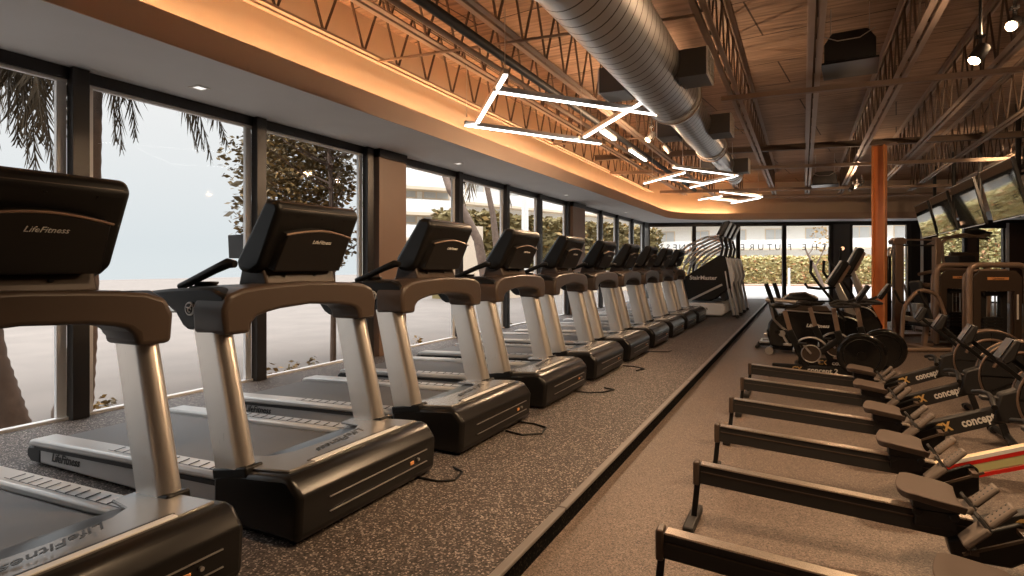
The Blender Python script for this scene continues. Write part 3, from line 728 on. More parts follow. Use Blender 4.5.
# ================================================================== STAIR CLIMBERS
def make_stair():
    r = empty('stair_climber', (0, 0, 0)); W = .40
    # local: x forward (towards the aisle), user faces -x side? console high at the aisle end
    for s in (1, -1):
        b = MB(); b.prism([(-1.25, .42), (-.95, 1.0), (-.12, 1.55), (.02, 1.50), (.10, 1.15), (.16, .75), (-.30, .42)], s*W-.03, s*W+.03, 'y')
        b.build('side_cover', 'black', r, bevel=.02)
        b = MB(); b.prism([(-1.30, .06), (-1.30, .36), (-.05, .36), (.02, .30), (.02, .12), (-.06, .05)], s*W-.035, s*W+.035, 'y')
        bs = b.build('base_cover', 'silver', r, bevel=.03)
    text('side_lettering', 'StairMaster', .14, 'cream', r, (-.50, -W-.032, .98), (PI/2, 0, 0), bold=.003)
    text('base_lettering', 'STAIRMASTER', .075, 'darktext', bs, (-.62, -W-.037, .21), (PI/2, 0, 0), bold=.001)
    for i in range(7):
        x = -1.15+i*.15; z = .42+i*.13
        MB().box(x, x+.24, -W+.04, W-.04, z, z+.035).box(x+.21, x+.24, -W+.04, W-.04, z, z+.13).build('step', 'silver', r, bevel=.004)
    for s in (-1, 1):
        MB().tube([(-1.30, s*(W+.03), 1.35), (-1.15, s*(W+.03), 1.56), (-.85, s*(W+.03), 1.80), (-.45, s*(W+.03), 1.98), (-.12, s*(W+.02), 2.02)], .028, 10).build('handrail', 'steel', r)
        MB().tube([(-1.02, s*(W+.03), 1.05), (-.95, s*(W+.03), 1.30), (-.6, s*(W+.03), 1.62), (-.15, s*(W+.02), 1.86)], .026, 10).build('handrail', 'steel', r)
        MB().tube([(-.10, s*(W-.02), 1.45), (-.04, s*(W-.02), 1.75), (-.10, s*(W-.04), 2.0)], .034, 10).build('mast', 'blackmat', r)
        for x0, x1 in ((-.1, .22), (.0, .30)):
            MB().tube([(x0+.12, s*W, 1.15), (x0+.18, s*W, .75), (x1, s*W, .08)], .035, 10).build('support_strut', 'steel', r)
        MB().prism([(.02, 1.50), (.14, 1.45), (.24, 1.0), (.16, .75), (.10, 1.15)], s*W-.04, s*W+.04, 'y').build('front_cover', 'silver', r, bevel=.015)
        MB().bar((-.85, s*(W+.04), .40), (-.05, s*(W+.04), .82), .03, .05).build('diagonal_brace', 'steel', r, bevel=.004)
        MB().cyl((.30, s*W-.06, .045), (.30, s*W+.06, .045), .045, n=16).build('foot', 'blackmat', r)
    MB().tube([(-1.1, -W, .06), (-1.15, 0, .06), (-1.1, W, .06)], .04, 8).build('rear_foot', 'blackmat', r)
    MB().box(.18, .26, -W, W, .03, .09).build('front_beam', 'blackmat', r, bevel=.01)
    MB().prism([(-.22, 1.98), (-.04, 2.02), (.12, 2.36), (.08, 2.40), (-.04, 2.38)], -.26, .26, 'y').build('console', 'hood', r, bevel=.03)
    MB().prism([(-.225, 2.0), (-.05, 2.375), (-.06, 2.38), (-.235, 2.005)], -.22, .22, 'y').build('console_screen', 'screen', r)
    MB().bar((-.15, -W+.03, 1.98), (-.15, W-.03, 1.98), .10, .06).build('console_bridge', 'silver', r, bevel=.012)
    MB().prism([(-.1, .42), (.02, .42), (.04, 1.3), (-.08, 1.4)], -W+.04, W-.04, 'y').build('front_panel', 'blackmat', r, bevel=.01)
    return r
st = make_stair(); index_kids()
for i in range(3):
    o = st if i == 0 else copy_tree(st)
    o.location = (-1.72+.0*i, 15.45+1.0*i, PZ-.0)
    tag(o, ('black stair climber with white lettering, nearest of the three beside the last treadmill', 'silver-strutted stair climber, middle one of three', 'stair climber nearest the back windows, last of three')[i], 'stair climber', 'stair climbers at the end of the treadmill row')

# ================================================================== ROWING MACHINES
def make_rower(boxmat='blackmat'):
    r = empty('rowing_machine', (0, 0, 0))
    # monorail
    m = MB(); m.prism([(0.0, .335), (0.0, .235), (1.22, .165), (1.22, .265)], -.022, .022, 'y')
    ml = m.build('monorail', 'blackmat', r, bevel=.004)
    m = MB(); m.prism([(.02, .336), (.02, .343), (1.2, .275), (1.2, .268)], -.03, .03, 'y'); m.build('rail_top', 'railalu', ml)
    m = MB()
    for s in (-1, 1):
        for dz in (-.035,): m.bar((.02, s*.0235, .335+dz), (1.2, s*.0235, .267+dz), .004, .006)
    m.build('rail_groove', 'bronze', ml)
    MB().box(-.02, .012, -.035, .035, .225, .352).build('rail_end_cap', 'bronze', r, bevel=.008)
    MB().bar((0.0, 0, .24), (-.02, 0, .03), .03, .02, up=(0, 1, 0)).build('rear_leg', 'black', r, bevel=.004)
    MB().bar((-.025, -.17, .025), (-.025, .17, .025), .055, .045).build('rear_foot', 'blackmat', r, bevel=.008)
    # seat: contoured pad
    n, mm = 14, 10; vs = []; fs = []
    for j in range(mm+1):
        for i in range(n+1):
            u = i/n*2-1; v = j/mm*2-1
            x = 1.05+.122*u*(1-.10*v*v)-.02*(1-v*v); y = .165*v*(1-.12*u*u*u*u)
            z = .366-.028*u*.6 + .016*abs(v)**2 - .012*math.exp(-((u+.3)**2+v*v)*4) - .012*max(0, abs(u)-.75)*4*.5
            vs.append((x, y, z))
    o_ = len(vs); vs += [(v[0]*.93+1.065*.07, v[1]*.9, v[2]-.036) for v in vs]
    for base, flip in ((0, False), (o_, True)):
        for j in range(mm):
            for i in range(n):
                q = [base+j*(n+1)+i, base+j*(n+1)+i+1, base+(j+1)*(n+1)+i+1, base+(j+1)*(n+1)+i]
                fs.append(tuple(q[::-1] if flip else q))
    rim = [i for i in range(n+1)]+[(j)*(n+1)+n for j in range(1, mm+1)]+[mm*(n+1)+i for i in range(n-1, -1, -1)]+[j*(n+1) for j in range(mm-1, 0, -1)]
    for a, b_ in zip(rim, rim[1:]+rim[:1]): fs.append((a, o_+a, o_+b_, b_))
    MB().add(vs, fs).build('seat', 'seat', r, bevel=.006)
    sc = MB(); sc.box(.97, 1.15, -.045, .045, .29, .34); sc.box(.98, 1.14, -.04, .04, .21, .29)
    for x in (.99, 1.13):
        for s in (-1, 1): sc.cyl((x, s*.03, .275), (x, s*.05, .275), .02, n=12)
    sc.build('seat_carriage', 'blackmat', r, bevel=.005)
    # foot stretcher
    fb = MB(); fb.prism([(1.12, .09), (1.10, .17), (1.36, .30), (1.40, .27), (1.40, .14), (1.33, .09)], -.05, .05, 'y'); fb.build('stretcher_body', 'black', r, bevel=.012)
    MB().bar((1.14, -.14, .155), (1.40, -.14, .285), .012, .012).bar((1.14, .14, .155), (1.40, .14, .285), .012, .012).bar((1.18, -.15, .17), (1.18, .15, .17), .03, .02).bar((1.36, -.15, .265), (1.36, .15, .265), .03, .02).build('stretcher_bar', 'bronze', r)
    for s in (-1, 1):
        y = s*.125
        p0, p1 = Vector((1.14, y, .20)), Vector((1.31, y, .38)); d = (p1-p0).normalized(); nn = Vector((-d.z, 0, d.x))
        fp = MB(); fp.bar(p0, p0+d*.125, .115, .032, up=nn, w1=.12); pl = fp.build('foot_plate', 'foot', r, bevel=.010)
        ft = MB(); ft.bar(p0+d*.132+nn*.002, p0+d*.262+nn*.002, .095, .026, up=nn, w1=.08); ft.build('toe_plate', 'foot', pl, bevel=.010)
        hl = MB()
        for k_ in range(5):
            for e_ in (-1, 1): hl.bar(p0+d*(.150+k_*.022)+nn*.0155+Vector((0, e_*.022, 0)), p0+d*(.158+k_*.022)+nn*.0155+Vector((0, e_*.022, 0)), .010, .002, up=nn)
        hl.build('strap_hole', 'darktext', pl, smooth=False)
        MB().tube([p0+d*.12+Vector((0, -.052, 0))-nn*.01, p0+d*.13+nn*.05+Vector((0, -.03, 0)), p0+d*.13+nn*.058, p0+d*.13+nn*.05+Vector((0, .03, 0)), p0+d*.12+Vector((0, .052, 0))-nn*.01], .008, 6).build('foot_strap', 'blackmat', pl)
    # logo box beam, rising to the flywheel
    ang = math.atan2(.20, .50)
    bx = MB(); bx.prism([(1.20, .165), (1.20, .265), (1.26, .29), (1.90, .545), (1.93, .445), (1.30, .18)], -.035, .035, 'y')
    bb = bx.build('main_beam', boxmat, r, bevel=.006)
    for s in (-1, 1):
        rz = (PI/2, -ang, 0) if s < 0 else (PI/2, ang, PI)
        c0 = Vector((1.535, s*.0365, .3425)) 
        if s < 0:
            text('beam_lettering', 'concept 2', .080, 'cream' if boxmat == 'blackmat' else 'gold', bb, c0+Vector((.075*math.cos(ang), 0, .075*math.sin(ang))), rz, bold=.0025, ext=.0006, sx=.76)
            text('beam_logo', 'CX', .080, 'gold', bb, c0-Vector((.155*math.cos(ang), 0, .155*math.sin(ang)-.0)), rz, bold=.004, ext=.0006, sx=.80)
    if boxmat != 'blackmat':
        dd = Vector((math.cos(ang), 0, math.sin(ang))); nn = Vector((-dd.z, 0, dd.x))
        for off, mt in ((.030, 'red'), (-.044, 'red'), (.052, 'cream')):
            MB().bar(c0*0+Vector((1.53, -.037, .335))+nn*off-dd*.30, Vector((1.53, -.037, .335))+nn*off+dd*.30, .004, .02, up=nn).build('beam_stripe', mt, bb)
    # chain housing, front legs
    MB().prism([(1.66, .36), (1.70, .55), (1.86, .62), (2.05, .60), (2.10, .48), (1.95, .36)], -.05, .05, 'y').build('chain_housing', 'blackmat', r, bevel=.012)
    MB().bar((1.86, 0, .42), (1.98, 0, .03), .05, .04, up=(0, 1, 0)).build('front_leg', 'blackmat', r, bevel=.005)
    MB().tube([(1.93, -.30, .03), (1.96, -.27, .045), (1.98, 0, .05), (1.96, .27, .045), (1.93, .30, .03)], .026, 8).build('front_foot', 'black', r)
    for s in (-1, 1): MB().cyl((1.95, s*.24, .03), (1.95, s*.28, .03), .03, n=14).build('transport_wheel', 'blackmat', r)
    # flywheel cage
    cx, cz = 2.07, .53
    fw = MB(); fw.cyl((cx, -.055, cz), (cx, .055, cz), .285, n=40); fo = fw.build('flywheel_housing', 'blackmat', r, bevel=.02)
    MB().torus((cx, -.058, cz), .283, .008, 'y', n=40).torus((cx, .058, cz), .283, .008, 'y', n=40).build('cage_rim', 'flywheelrim', fo)
    MB().torus((cx, -.056, cz), .20, .013, 'y', 20, 160, n=30).build('cage_ring', 'flywheelrim', fo)
    g = MB()
    for k_ in range(12):
        t = 2*PI*k_/12; g.tube([(cx+.06*math.cos(t), -.062, cz+.06*math.sin(t)), (cx+.275*math.cos(t), -.062, cz+.275*math.sin(t))], .004, 5)
    g.build('cage_spoke', 'hood', fo)
    MB().cyl((cx, -.075, cz), (cx, -.055, cz), .055, n=20).build('hub', 'hood', fo, bevel=.005)
    # monitor arm and monitor, handle on its rest
    MB().bar((1.90, 0, .58), (1.55, 0, .90), .03, .03).build('monitor_arm', 'black', r, bevel=.006)
    mo = MB(); mo.prism([(1.51, .87), (1.49, .90), (1.55, 1.01), (1.58, 1.0), (1.55, .90)], -.075, .075, 'y'); mo.build('monitor', 'blackmat', r, bevel=.008)
    MB().prism([(1.488, .903), (1.547, 1.008), (1.543, 1.011), (1.484, .906)], -.06, .06, 'y').build('monitor_screen', 'hood', r)
    MB().tube([(1.62, -.26, .50), (1.64, -.12, .53), (1.65, 0, .54), (1.64, .12, .53), (1.62, .26, .50)], [.018, .017, .012, .017, .018], 10).build('handle', 'black', r)
    MB().box(1.60, 1.70, -.04, .04, .50, .525).build('handle_rest', 'blackmat', r, bevel=.006)
    return r
RY = [2.39, 3.29, 4.13, 5.0, 5.94, 6.82]
rw = make_rower(); index_kids()
rlab = ['nearest rowing machine, only its end rail and seat showing at the bottom edge', 'second rowing machine from the camera, grey seat and footplates fully in view', None,
        'fourth rowing machine from the camera, its white lettering largest of the black beams', 'fifth rowing machine from the camera', 'farthest rowing machine, right in front of the exercise bikes']
for i, y in enumerate(RY):
    if i == 2: continue
    o = rw if i == 0 else copy_tree(rw)
    o.location = (-.515, y, 0); tag(o, 'black '+rlab[i], 'rowing machine', 'rowing machines side by side')
rr_ = make_rower('creamstripe'); rr_.location = (-.515, RY[2], 0)
tag(rr_, 'rowing machine whose front beam is cream with bright red stripes, third from camera', 'rowing machine', 'rowing machines side by side')
MB().bar((1.30, -.0355, .242), (1.78, -.0355, .434), .004, .05).build('beam_panel', 'yellowgreen', [c for c in rr_.children if c.name.startswith('main_beam')][0] if rr_.children else rr_)

# ================================================================== TELEVISIONS
TVS = [14.1, 16.75, 19.35, 21.9]
tl = ['nearest and largest on the right edge', 'second from the right edge', 'third from the right edge', 'farthest, nearest the back windows']
for i, y in enumerate(TVS):
    r = empty('television', (3.40, y, 2.82), R(0), 'black flat television hanging on black poles, '+tl[i], 'television', 'televisions hung in a row on the right')
    tilt = R(9)
    mt = Matrix.Rotation(R(-13), 4, 'Y') @ Matrix.Rotation(R(2), 4, 'Z')
    MB().box(-.01, .05, -.90, .90, -.53, .53, mt).build('television_case', 'blackmat', r, bevel=.006)
    MB().box(-.016, -.009, -.875, .875, -.50, .505, mt).build('television_screen', 'screen', r)
    b = MB()
    for z0, z1, a, c_ in ((-.53, -.515, -.90, .90), (.515, .53, -.90, .90)): b.box(-.018, -.008, a, c_, z0, z1, mt)
    b.build('television_bezel', 'steel', r)
    MB().box(.05, .10, -.35, .35, -.2, .2, mt).box(.08, .22, -.06, .06, -.06, .06).build('mounting_plate', 'blackmat', r)
    MB().tube([(.24, 0, -.5), (.24, 0, 1.65)], .045, 12).build('hanging_pole', 'blackmat', r)
    if i == 0: MB().tube([(.24, -1.0, -.4), (.24, -1.0, 1.65)], .045, 12).bar((.24, 0, .3), (.24, -1.0, .3), .04, .04).build('hanging_pole', 'blackmat', r)

# ceiling loudspeaker-like units
for i, (x, y, z, s) in enumerate(((.5, 8.0, 3.98, 1.0), (.55, 18.4, 3.85, 1.15))):
    r = empty('ceiling_unit', (x, y, z), R(-4), ('black hanging ceiling unit between the joists, larger and nearer one', 'black hanging ceiling unit between the joists near the back wall')[i], 'ceiling unit', 'black units hung in the roof bays')
    b = MB(); b.prism([(-.26*s, -.2), (-.26*s, .02), (-.18*s, .14), (.18*s, .14), (.26*s, .02), (.26*s, -.2)], -.3, .3, 'y'); b.build('unit_case', 'blackmat', r, bevel=.02)
    MB().box(-.29*s, .29*s, -.33, .33, -.225, -.20).build('unit_rim', 'hood', r, bevel=.005)
    for k_ in (-1, 1): MB().tube([(k_*.2*s, 0, .12), (k_*.2*s, 0, DZ-z)], .006, 6).build('hanger_rod', 'steel', r)
    MB().tube([(-.25*s, -.31, .10), (-.12*s, -.36, .02), (.1*s, -.36, .02), (.25*s, -.31, .12)], .006, 6).build('cable_loop', 'steel', r)

# ================================================================== EXERCISE BIKES (air bikes with low disc flywheel)
def make_bike():
    r = empty('exercise_bike', (0, 0, 0))
    MB().bar((.02, 0, .09), (.98, 0, .09), .06, .11).build('base_beam', 'black', r, bevel=.015)
    text('beam_lettering', 'concept 2', .085, 'cream', r, (.60, -.0315, .09), (PI/2, 0, 0), bold=.002, ext=.0006)
    text('beam_logo', 'CX', .08, 'gold', r, (.31, -.0315, .09), (PI/2, 0, 0), bold=.003, ext=.0006)
    for x in (0.0, 1.05): MB().tube([(x, -.26, .03), (x, 0, .04), (x, .26, .03)], .03, 10).build('floor_foot', 'black', r)
    for s in (-1, 1): MB().cyl((1.07, s*.26, .035), (1.07, s*.30, .035), .035, n=14).build('transport_wheel', 'blackmat', r)
    MB().bar((.42, 0, .12), (.22, 0, .58), .06, .08, up=(1, 0, 0)).build('seat_tube', 'black', r, bevel=.01)
    MB().bar((.245, 0, .52), (.165, 0, .83), .045, .055, up=(1, 0, 0)).build('seat_post', 'frametan', r, bevel=.006)
    MB().prism([(.02, .86), (.0, .90), (.06, .925), (.20, .91), (.34, .915), (.36, .90), (.30, .87), (.15, .855)], -.035, .035, 'y').build('saddle_nose', 'black', r, bevel=.015)
    MB().ball((.085, 0, .895), .10, .105, .035, 16, 8).build('saddle', 'black', r)
    MB().bar((.38, 0, .16), (.82, 0, .52), .05, .07).build('down_tube', 'black', r, bevel=.012)
    MB().bar((.90, 0, .12), (.76, 0, .60), .06, .08, up=(1, 0, 0)).build('head_tube', 'black', r, bevel=.012)
    MB().bar((.775, 0, .55), (.72, 0, .88), .045, .055, up=(1, 0, 0)).build('handle_post', 'frametan', r, bevel=.006)
    MB().tube([(.68, -.22, .92), (.78, -.24, .96), (.95, -.22, .94), (1.0, -.10, .92), (.80, -.03, .90), (.72, 0, .90), (.80, .03, .90), (1.0, .10, .92), (.95, .22, .94), (.78, .24, .96), (.68, .22, .92)], .017, 10).build('handlebar', 'blackmat', r)
    MB().tube([(.74, 0, .90), (1.0, 0, 1.02)], .016, 8).build('monitor_stalk', 'black', r)
    mo = MB().prism([(.96, .98), (1.00, .96), (1.12, 1.16), (1.08, 1.18)], -.08, .08, 'y').build('monitor', 'hood', r, bevel=.012)
    MB().prism([(.953, .995), (1.072, 1.178), (1.068, 1.18), (.949, .997)], -.065, .065, 'y').build('monitor_screen', 'greytext', mo)
    fw = MB().cyl((1.02, -.05, .31), (1.02, .05, .31), .27, n=40).build('flywheel_housing', 'gloss', r, bevel=.03)
    MB().torus((1.02, -.052, .31), .20, .006, 'y', n=36).build('housing_ring', 'hood', fw)
    MB().cyl((1.02, -.062, .31), (1.02, -.05, .31), .05, n=20).build('hub', 'hood', fw)
    ch = MB().cyl((.47, -.06, .30), (.47, -.03, .30), .11, n=28).build('chain_ring', 'bronze', r, bevel=.004)
    MB().torus((.47, -.062, .30), .108, .007, 'y', n=30).build('ring_edge', 'steel', ch)
    cg = MB(); pts = [(.47+.20*math.cos(t), .0, .30+.20*math.sin(t)) for t in [R(a_) for a_ in range(180, 30, -12)]]
    cg.tube(pts, .012, 8); cg.build('frame_arc', 'steel', r)
    for s in (-1, 1):
        MB().bar((.47, s*.075, .30), (.47+s*.10, s*.085, .30-s*.13), .014, .024).build('crank', 'steel', r)
        MB().box(.47+s*.10-.05, .47+s*.10+.05, s*.15-.05, s*.15+.05, .30-s*.13-.012, .30-s*.13+.012).build('pedal', 'black', r, bevel=.006)
    return r
bk = make_bike(); index_kids()
for i, (x, y, lab) in enumerate(((-.08, 9.0, 'black exercise bike with round disc, the one nearer the orange column'), (-.38, 8.3, 'black exercise bike, left one of the two with tan seat posts'))):
    o = bk if i == 0 else copy_tree(bk); o.location = (x, y, 0); tag(o, lab, 'exercise bike', 'upright disc-wheel exercise bikes')

# recumbent bike with boxy black cover
def recumbent():
    r = empty('recumbent_bike', (0, 0, 0), 0, 'black recumbent bike with boxy cover and two upright handles, leftmost of the bikes', 'recumbent bike')
    b = MB(); b.prism([(-.05, .12), (-.10, .30), (-.08, .48), (.02, .62), (.25, .70), (.85, .70), (.98, .60), (1.0, .20), (.9, .10), (.1, .10)], -.14, .14, 'y')
    c_ = b.build('drive_cover', 'gloss', r, bevel=.03, segs=3)
    MB().bar((.18, -.145, .70), (.85, -.145, .67), .01, .02).build('cover_trim', 'steel', c_)
    text('cover_lettering', 'LifeFitness', .075, 'cream', c_, (.62, -.1425, .47), (PI/2, 0, 0), shear=.35, bold=.002)
    MB().box(.50, .66, -.1435, -.1415, .285, .30).build('cover_badge', 'greytext', c_)
    for x in (-.05, 1.0):
        MB().tube([(x, -.28, .045), (x, .28, .045)], .04, 12).build('floor_foot', 'hood', r)
    MB().cyl((-.06, -.31, .06), (-.06, -.26, .06), .06, n=18).build('transport_wheel', 'steel', r)
    MB().box(-.02, 1.0, -.05, .05, .05, .12).build('base_beam', 'blackmat', r, bevel=.01)
    cr_ = MB().bar((.12, -.17, .33), (.20, -.18, .18), .02, .035).build('crank', 'steel', r); MB().box(.14, .26, -.27, -.18, .15, .18).build('pedal', 'steel', r, bevel=.008)
    MB().cyl((.12, -.14, .33), (.12, -.17, .33), .05, n=16).build('crank_hub', 'steel', r)
    MB().cyl((.06, -.15, .35), (.06, -.19, .35), .035, n=16).build('crank_cap', 'hood', r)
    for s in (-1, 1):
        MB().tube([(.06+s*.04, s*.2, .74), (-.02+s*.05, s*.22, 1.0), (-.06+s*.05, s*.22, 1.12)], [.03, .038, .034], 10).build('seat_handle', 'black', r)
        MB().tube([(-.12, s*.2, .86), (.35, s*.2, .84)], .028, 10).build('side_bar', 'steel', r)
        MB().tube([(-.05, s*.17, .85), (.0, s*.16, .55), (.12, s*.14, .42), (.2, s*.12, .38)], .018, 8).build('side_loop', 'steel', r)
    MB().prism([(-.02, .55), (-.10, .88), (-.06, .90), (.08, .60)], -.16, .16, 'y').build('seat_back', 'black', r, bevel=.02)
    MB().ball((.38, 0, .88), .26, .18, .10, 20, 10).build('seat_pad', 'black', r)
    MB().tube([(.14, -.17, .88), (.24, -.18, .97), (.45, -.18, .99), (.62, -.17, .90)], .014, 8).build('seat_piping', 'steel', r)
    MB().prism([(.15, .70), (.2, .78), (.75, .78), (.8, .70)], -.12, .12, 'y').build('seat_slide', 'bronze', r, bevel=.01)
    return r
o = recumbent(); o.location = (-.42, 10.35, 0)

def make_elliptical():
    r = empty('elliptical_trainer', (0, 0, 0))
    MB().prism([(.30, .08), (.22, .35), (.32, .72), (.52, .80), (.74, .70), (.90, .35), (.88, .08)], -.13, .13, 'y').build('drive_cover', 'gloss', r, bevel=.03)
    MB().torus((.55, -.14, .42), .27, .012, 'y', 20, 210, 30).build('cover_trim', 'steel', r)
    MB().bar((-.75, 0, .07), (.9, 0, .07), .08, .08).build('base_beam', 'blackmat', r, bevel=.01)
    for x in (-.75, .88): MB().tube([(x, -.28, .035), (x, .28, .035)], .032, 10).build('floor_foot', 'blackmat', r)
    MB().bar((.66, 0, .70), (.42, 0, 1.38), .09, .14, up=(1, 0, 0), w1=.07, h1=.10).build('mast', 'steel', r, bevel=.02)
    co_ = MB().prism([(.30, 1.30), (.40, 1.26), (.62, 1.72), (.58, 1.76), (.52, 1.77)], -.24, .24, 'y').build('console', 'black', r, bevel=.025)
    MB().prism([(.29, 1.335), (.51, 1.775), (.50, 1.78), (.28, 1.34)], -.21, .21, 'y').build('console_screen', 'silver', co_)
    MB().prism([(.42, 1.36), (.60, 1.70), (.64, 1.66), (.50, 1.34)], -.20, .20, 'y').build('console_back', 'frametan', co_, bevel=.01)
    for s in (-1, 1):
        ph = .10*s
        MB().tube([(.55, s*.22, .62), (.48+ph, s*.25, 1.0), (.28+ph, s*.27, 1.32), (.16+ph, s*.27, 1.55), (.17+ph, s*.25, 1.78)], [.028, .026, .022, .024, .024], 10).build('moving_handle', 'black', r)
        MB().tube([(.42, s*.10, 1.25), (.20, s*.17, 1.22), (.02, s*.19, 1.24), (-.02, s*.19, 1.32)], .021, 10).build('fixed_handle', 'black', r)
        MB().bar((.55+ph, s*.20, .40+ph*.6), (-.55+ph, s*.20, .28), .05, .06).build('pedal_arm', 'steel', r, bevel=.01)
        MB().prism([(-.50+ph, .34), (-.50+ph, .40), (-.12+ph, .44), (-.10+ph, .50), (-.06+ph, .50), (-.06+ph, .38)], s*.20-.09, s*.20+.09, 'y').build('foot_pedal', 'black', r, bevel=.01)
        MB().box(-.7, .2, s*.2-.03, s*.2+.03, .12, .15).build('pedal_track', 'steel', r)
    MB().tube([(-.7, -.22, .13), (-.7, .22, .13)], .02, 8).build('track_bar', 'steel', r)
    return r
el = make_elliptical(); index_kids()
for i, (x, y, lab) in enumerate(((.05, 10.95, 'elliptical trainer with lower silver-faced console, nearer of the two behind the bikes'), (.36, 12.2, 'elliptical trainer with taller console, farther of the two behind the bikes'))):
    o = el if i == 0 else copy_tree(el); o.location = (x, y, 0); tag(o, lab, 'elliptical trainer', 'elliptical trainers behind the bikes'); o.scale = (1, 1, (.84, .98)[i])

# ================================================================== WEIGHT MACHINES (face the camera)
def tube_path(b, pts, r_, n=12, k=5):
    # rounded polyline
    P_ = [Vector(p) for p in pts]; out = [P_[0]]
    for i in range(1, len(P_)-1):
        a_, c_, d_ = P_[i-1], P_[i], P_[i+1]; rad = min((a_-c_).length, (d_-c_).length)*.42
        u = c_+(a_-c_).normalized()*min(rad, .16); v = c_+(d_-c_).normalized()*min(rad, .16)
        for j in range(k+1):
            t = j/k; out.append(u*(1-t)**2+c_*2*t*(1-t)+v*t*t)
    out.append(P_[-1]); b.tube(out, r_, n); return b
def make_tower():
    # selectorised weight tower: x across, -y to the camera
    r = empty('weight_machine', (0, 0, 0))
    W = .46; H = 1.42
    tube_path(MB(), [(-W, 0, .03), (-W, 0, H), (W, 0, H), (W, 0, .03)], .045, 14).build('frame_hoop', 'frametan', r)
    tube_path(MB(), [(-W+.10, .22, .03), (-W+.10, .22, H-.10), (W-.04, .22, H-.10), (W-.04, .22, .03)], .035, 12).build('rear_hoop', 'frametan', r)
    s_ = MB()
    y0, y1 = .0, .03
    s_.prism([(-W+.07, .08), (-W+.07, H-.20), (-W+.16, H-.09), (W-.16, H-.09), (W-.07, H-.20), (W-.07, .08), (W-.19, .08), (W-.19, H-.42), (-W+.19, H-.42), (-W+.19, .08)], y0, y1, 'y')
    s_.build('front_shroud', 'shroud', r, bevel=.008)
    bd = MB().box(-.17, .17, -.008, .0, H-.24, H-.195).build('shroud_badge', 'orange', r, bevel=.003)
    text('badge_lettering', 'LifeFitness', .045, 'shroud', r, (0, -.010, H-.218), (PI/2, 0, 0), shear=.2)
    for s in (-1, 1):
        MB().tube([(s*.07, .14, .10), (s*.07, .14, H-.10)], .012, 10).build('guide_rod', 'steel', r)
    for k_ in range(9):
        MB().box(-.16, .16, .08, .20, .12+k_*.052, .165+k_*.052).build('weight_plate', 'blackmat', r, bevel=.004)
    MB().box(-.16, .16, .07, .22, H-.50, H-.43).build('top_plate', 'blackmat', r, bevel=.006)
    MB().box(-.26, -.10, .10, .18, .55, H-.42).box(.13, .24, .10, .18, .3, H-.42).build('side_cover', 'blackmat', r, bevel=.01)
    MB().box(W-.16, W-.13, -.006, .0, .55, .95).build('placard', 'cream', r)
    MB().tube([(0, .14, .58), (0, .14, H-.1)], .004, 6).build('cable', 'steel', r)
    MB().box(-W, W, -.03, .31, .0, .05).build('base', 'shroud', r, bevel=.01)
    return r
tw = make_tower(); index_kids()
FA = YAW
for i, (p, lab) in enumerate((((2.78, 11.75, 0), 'brown weight-stack machine with rounded hoop frame at the right edge'), ((2.52, 12.75, 0), 'brown weight-stack machine partly hidden behind the right edge one'))):
    o = tw if i == 0 else copy_tree(tw); o.location = p; o.rotation_euler = (0, 0, FA); tag(o, lab, 'weight machine', 'rounded brown weight-stack machines')

# seated press with padded seat in front of the towers
r = empty('chest_press', (1.72, 11.75, 0), FA, 'tan framed chest press with black padded seat left of the brown weight stacks', 'chest press')
tube_path(MB(), [(-.35, -.1, .03), (-.30, -.1, .75), (-.05, -.1, 1.02), (.25, -.1, .95), (.38, -.1, .6)], .032).build('arm_hoop', 'frametan', r)
MB().bar((-.32, -.1, .55), (.35, -.05, .45), .06, .08).build('lever_beam', 'steel', r, bevel=.01)
MB().bar((.20, .05, .45), (.02, .1, 1.15), .26, .08, up=(1, 0, 0)).build('back_pad', 'blackmat', r, bevel=.03)
MB().box(-.05, .3, -.18, .18, .40, .48).build('seat_pad', 'blackmat', r, bevel=.03)
for s in (-1, 1):
    MB().tube([(-.2, s*.3, 1.0), (-.1, s*.3, .8), (0, s*.26, .72)], .02, 8).build('hand_grip', 'blackmat', r)
    tube_path(MB(), [(-.42, s*.28, .04), (.45, s*.28, .04)], .035).build('floor_rail', 'frametan', r)
MB().box(-.06, .12, -.28, .28, .02, .07).bar((.1, 0, .05), (.15, 0, .45), .07, .07).build('base', 'frametan', r, bevel=.01)
MB().box(-.06, .06, -.06, .06, .62, .78).build('adjuster', 'steel', r, bevel=.01)

# tall cable machine
r = empty('cable_machine', (1.86, 14.0, 0), FA, 'tall brown cable machine with post and high crossbar just right of the orange column', 'cable machine'); r.scale = (1, 1, .94)
for x in (-.18, ):
    MB().box(x-.075, x+.075, -.06, .06, 0, 2.02).build('post', 'frametan', r, bevel=.01)
MB().prism([(-.30, 1.95), (-.32, 2.03), (-.24, 2.10), (-.10, 2.10), (-.04, 2.03), (-.06, 1.95)], -.09, .09, 'y').build('post_cap', 'frametan', r, bevel=.015)
MB().tube([(-.18, 0, 2.05), (.62, .0, 2.05)], .02, 10).build('crossbar', 'frametan', r)
MB().tube([(-.18, 0, 1.93), (.62, .0, 1.93)], .018, 10).build('crossbar', 'blackmat', r)
MB().box(-.42, -.32, -.05, .05, .3, 1.75).build('weight_cover', 'hood', r, bevel=.03)
MB().tube([(-.38, -.05, 1.7), (-.38, -.06, 1.82), (-.34, -.05, 1.86)], .05, 12).build('pulley_cover', 'steel', r)
for x in (-.06, .02): MB().tube([(x, 0, .1), (x, 0, 1.95)], .012, 8).build('guide_rod', 'steel', r)
for k_ in range(8): MB().box(-.10, .08, -.05, .05, .12+k_*.05, .165+k_*.05).build('weight_plate', 'blackmat', r, bevel=.004)
MB().box(-.42, .6, -.12, .12, 0, .05).build('base', 'frametan', r, bevel=.01)
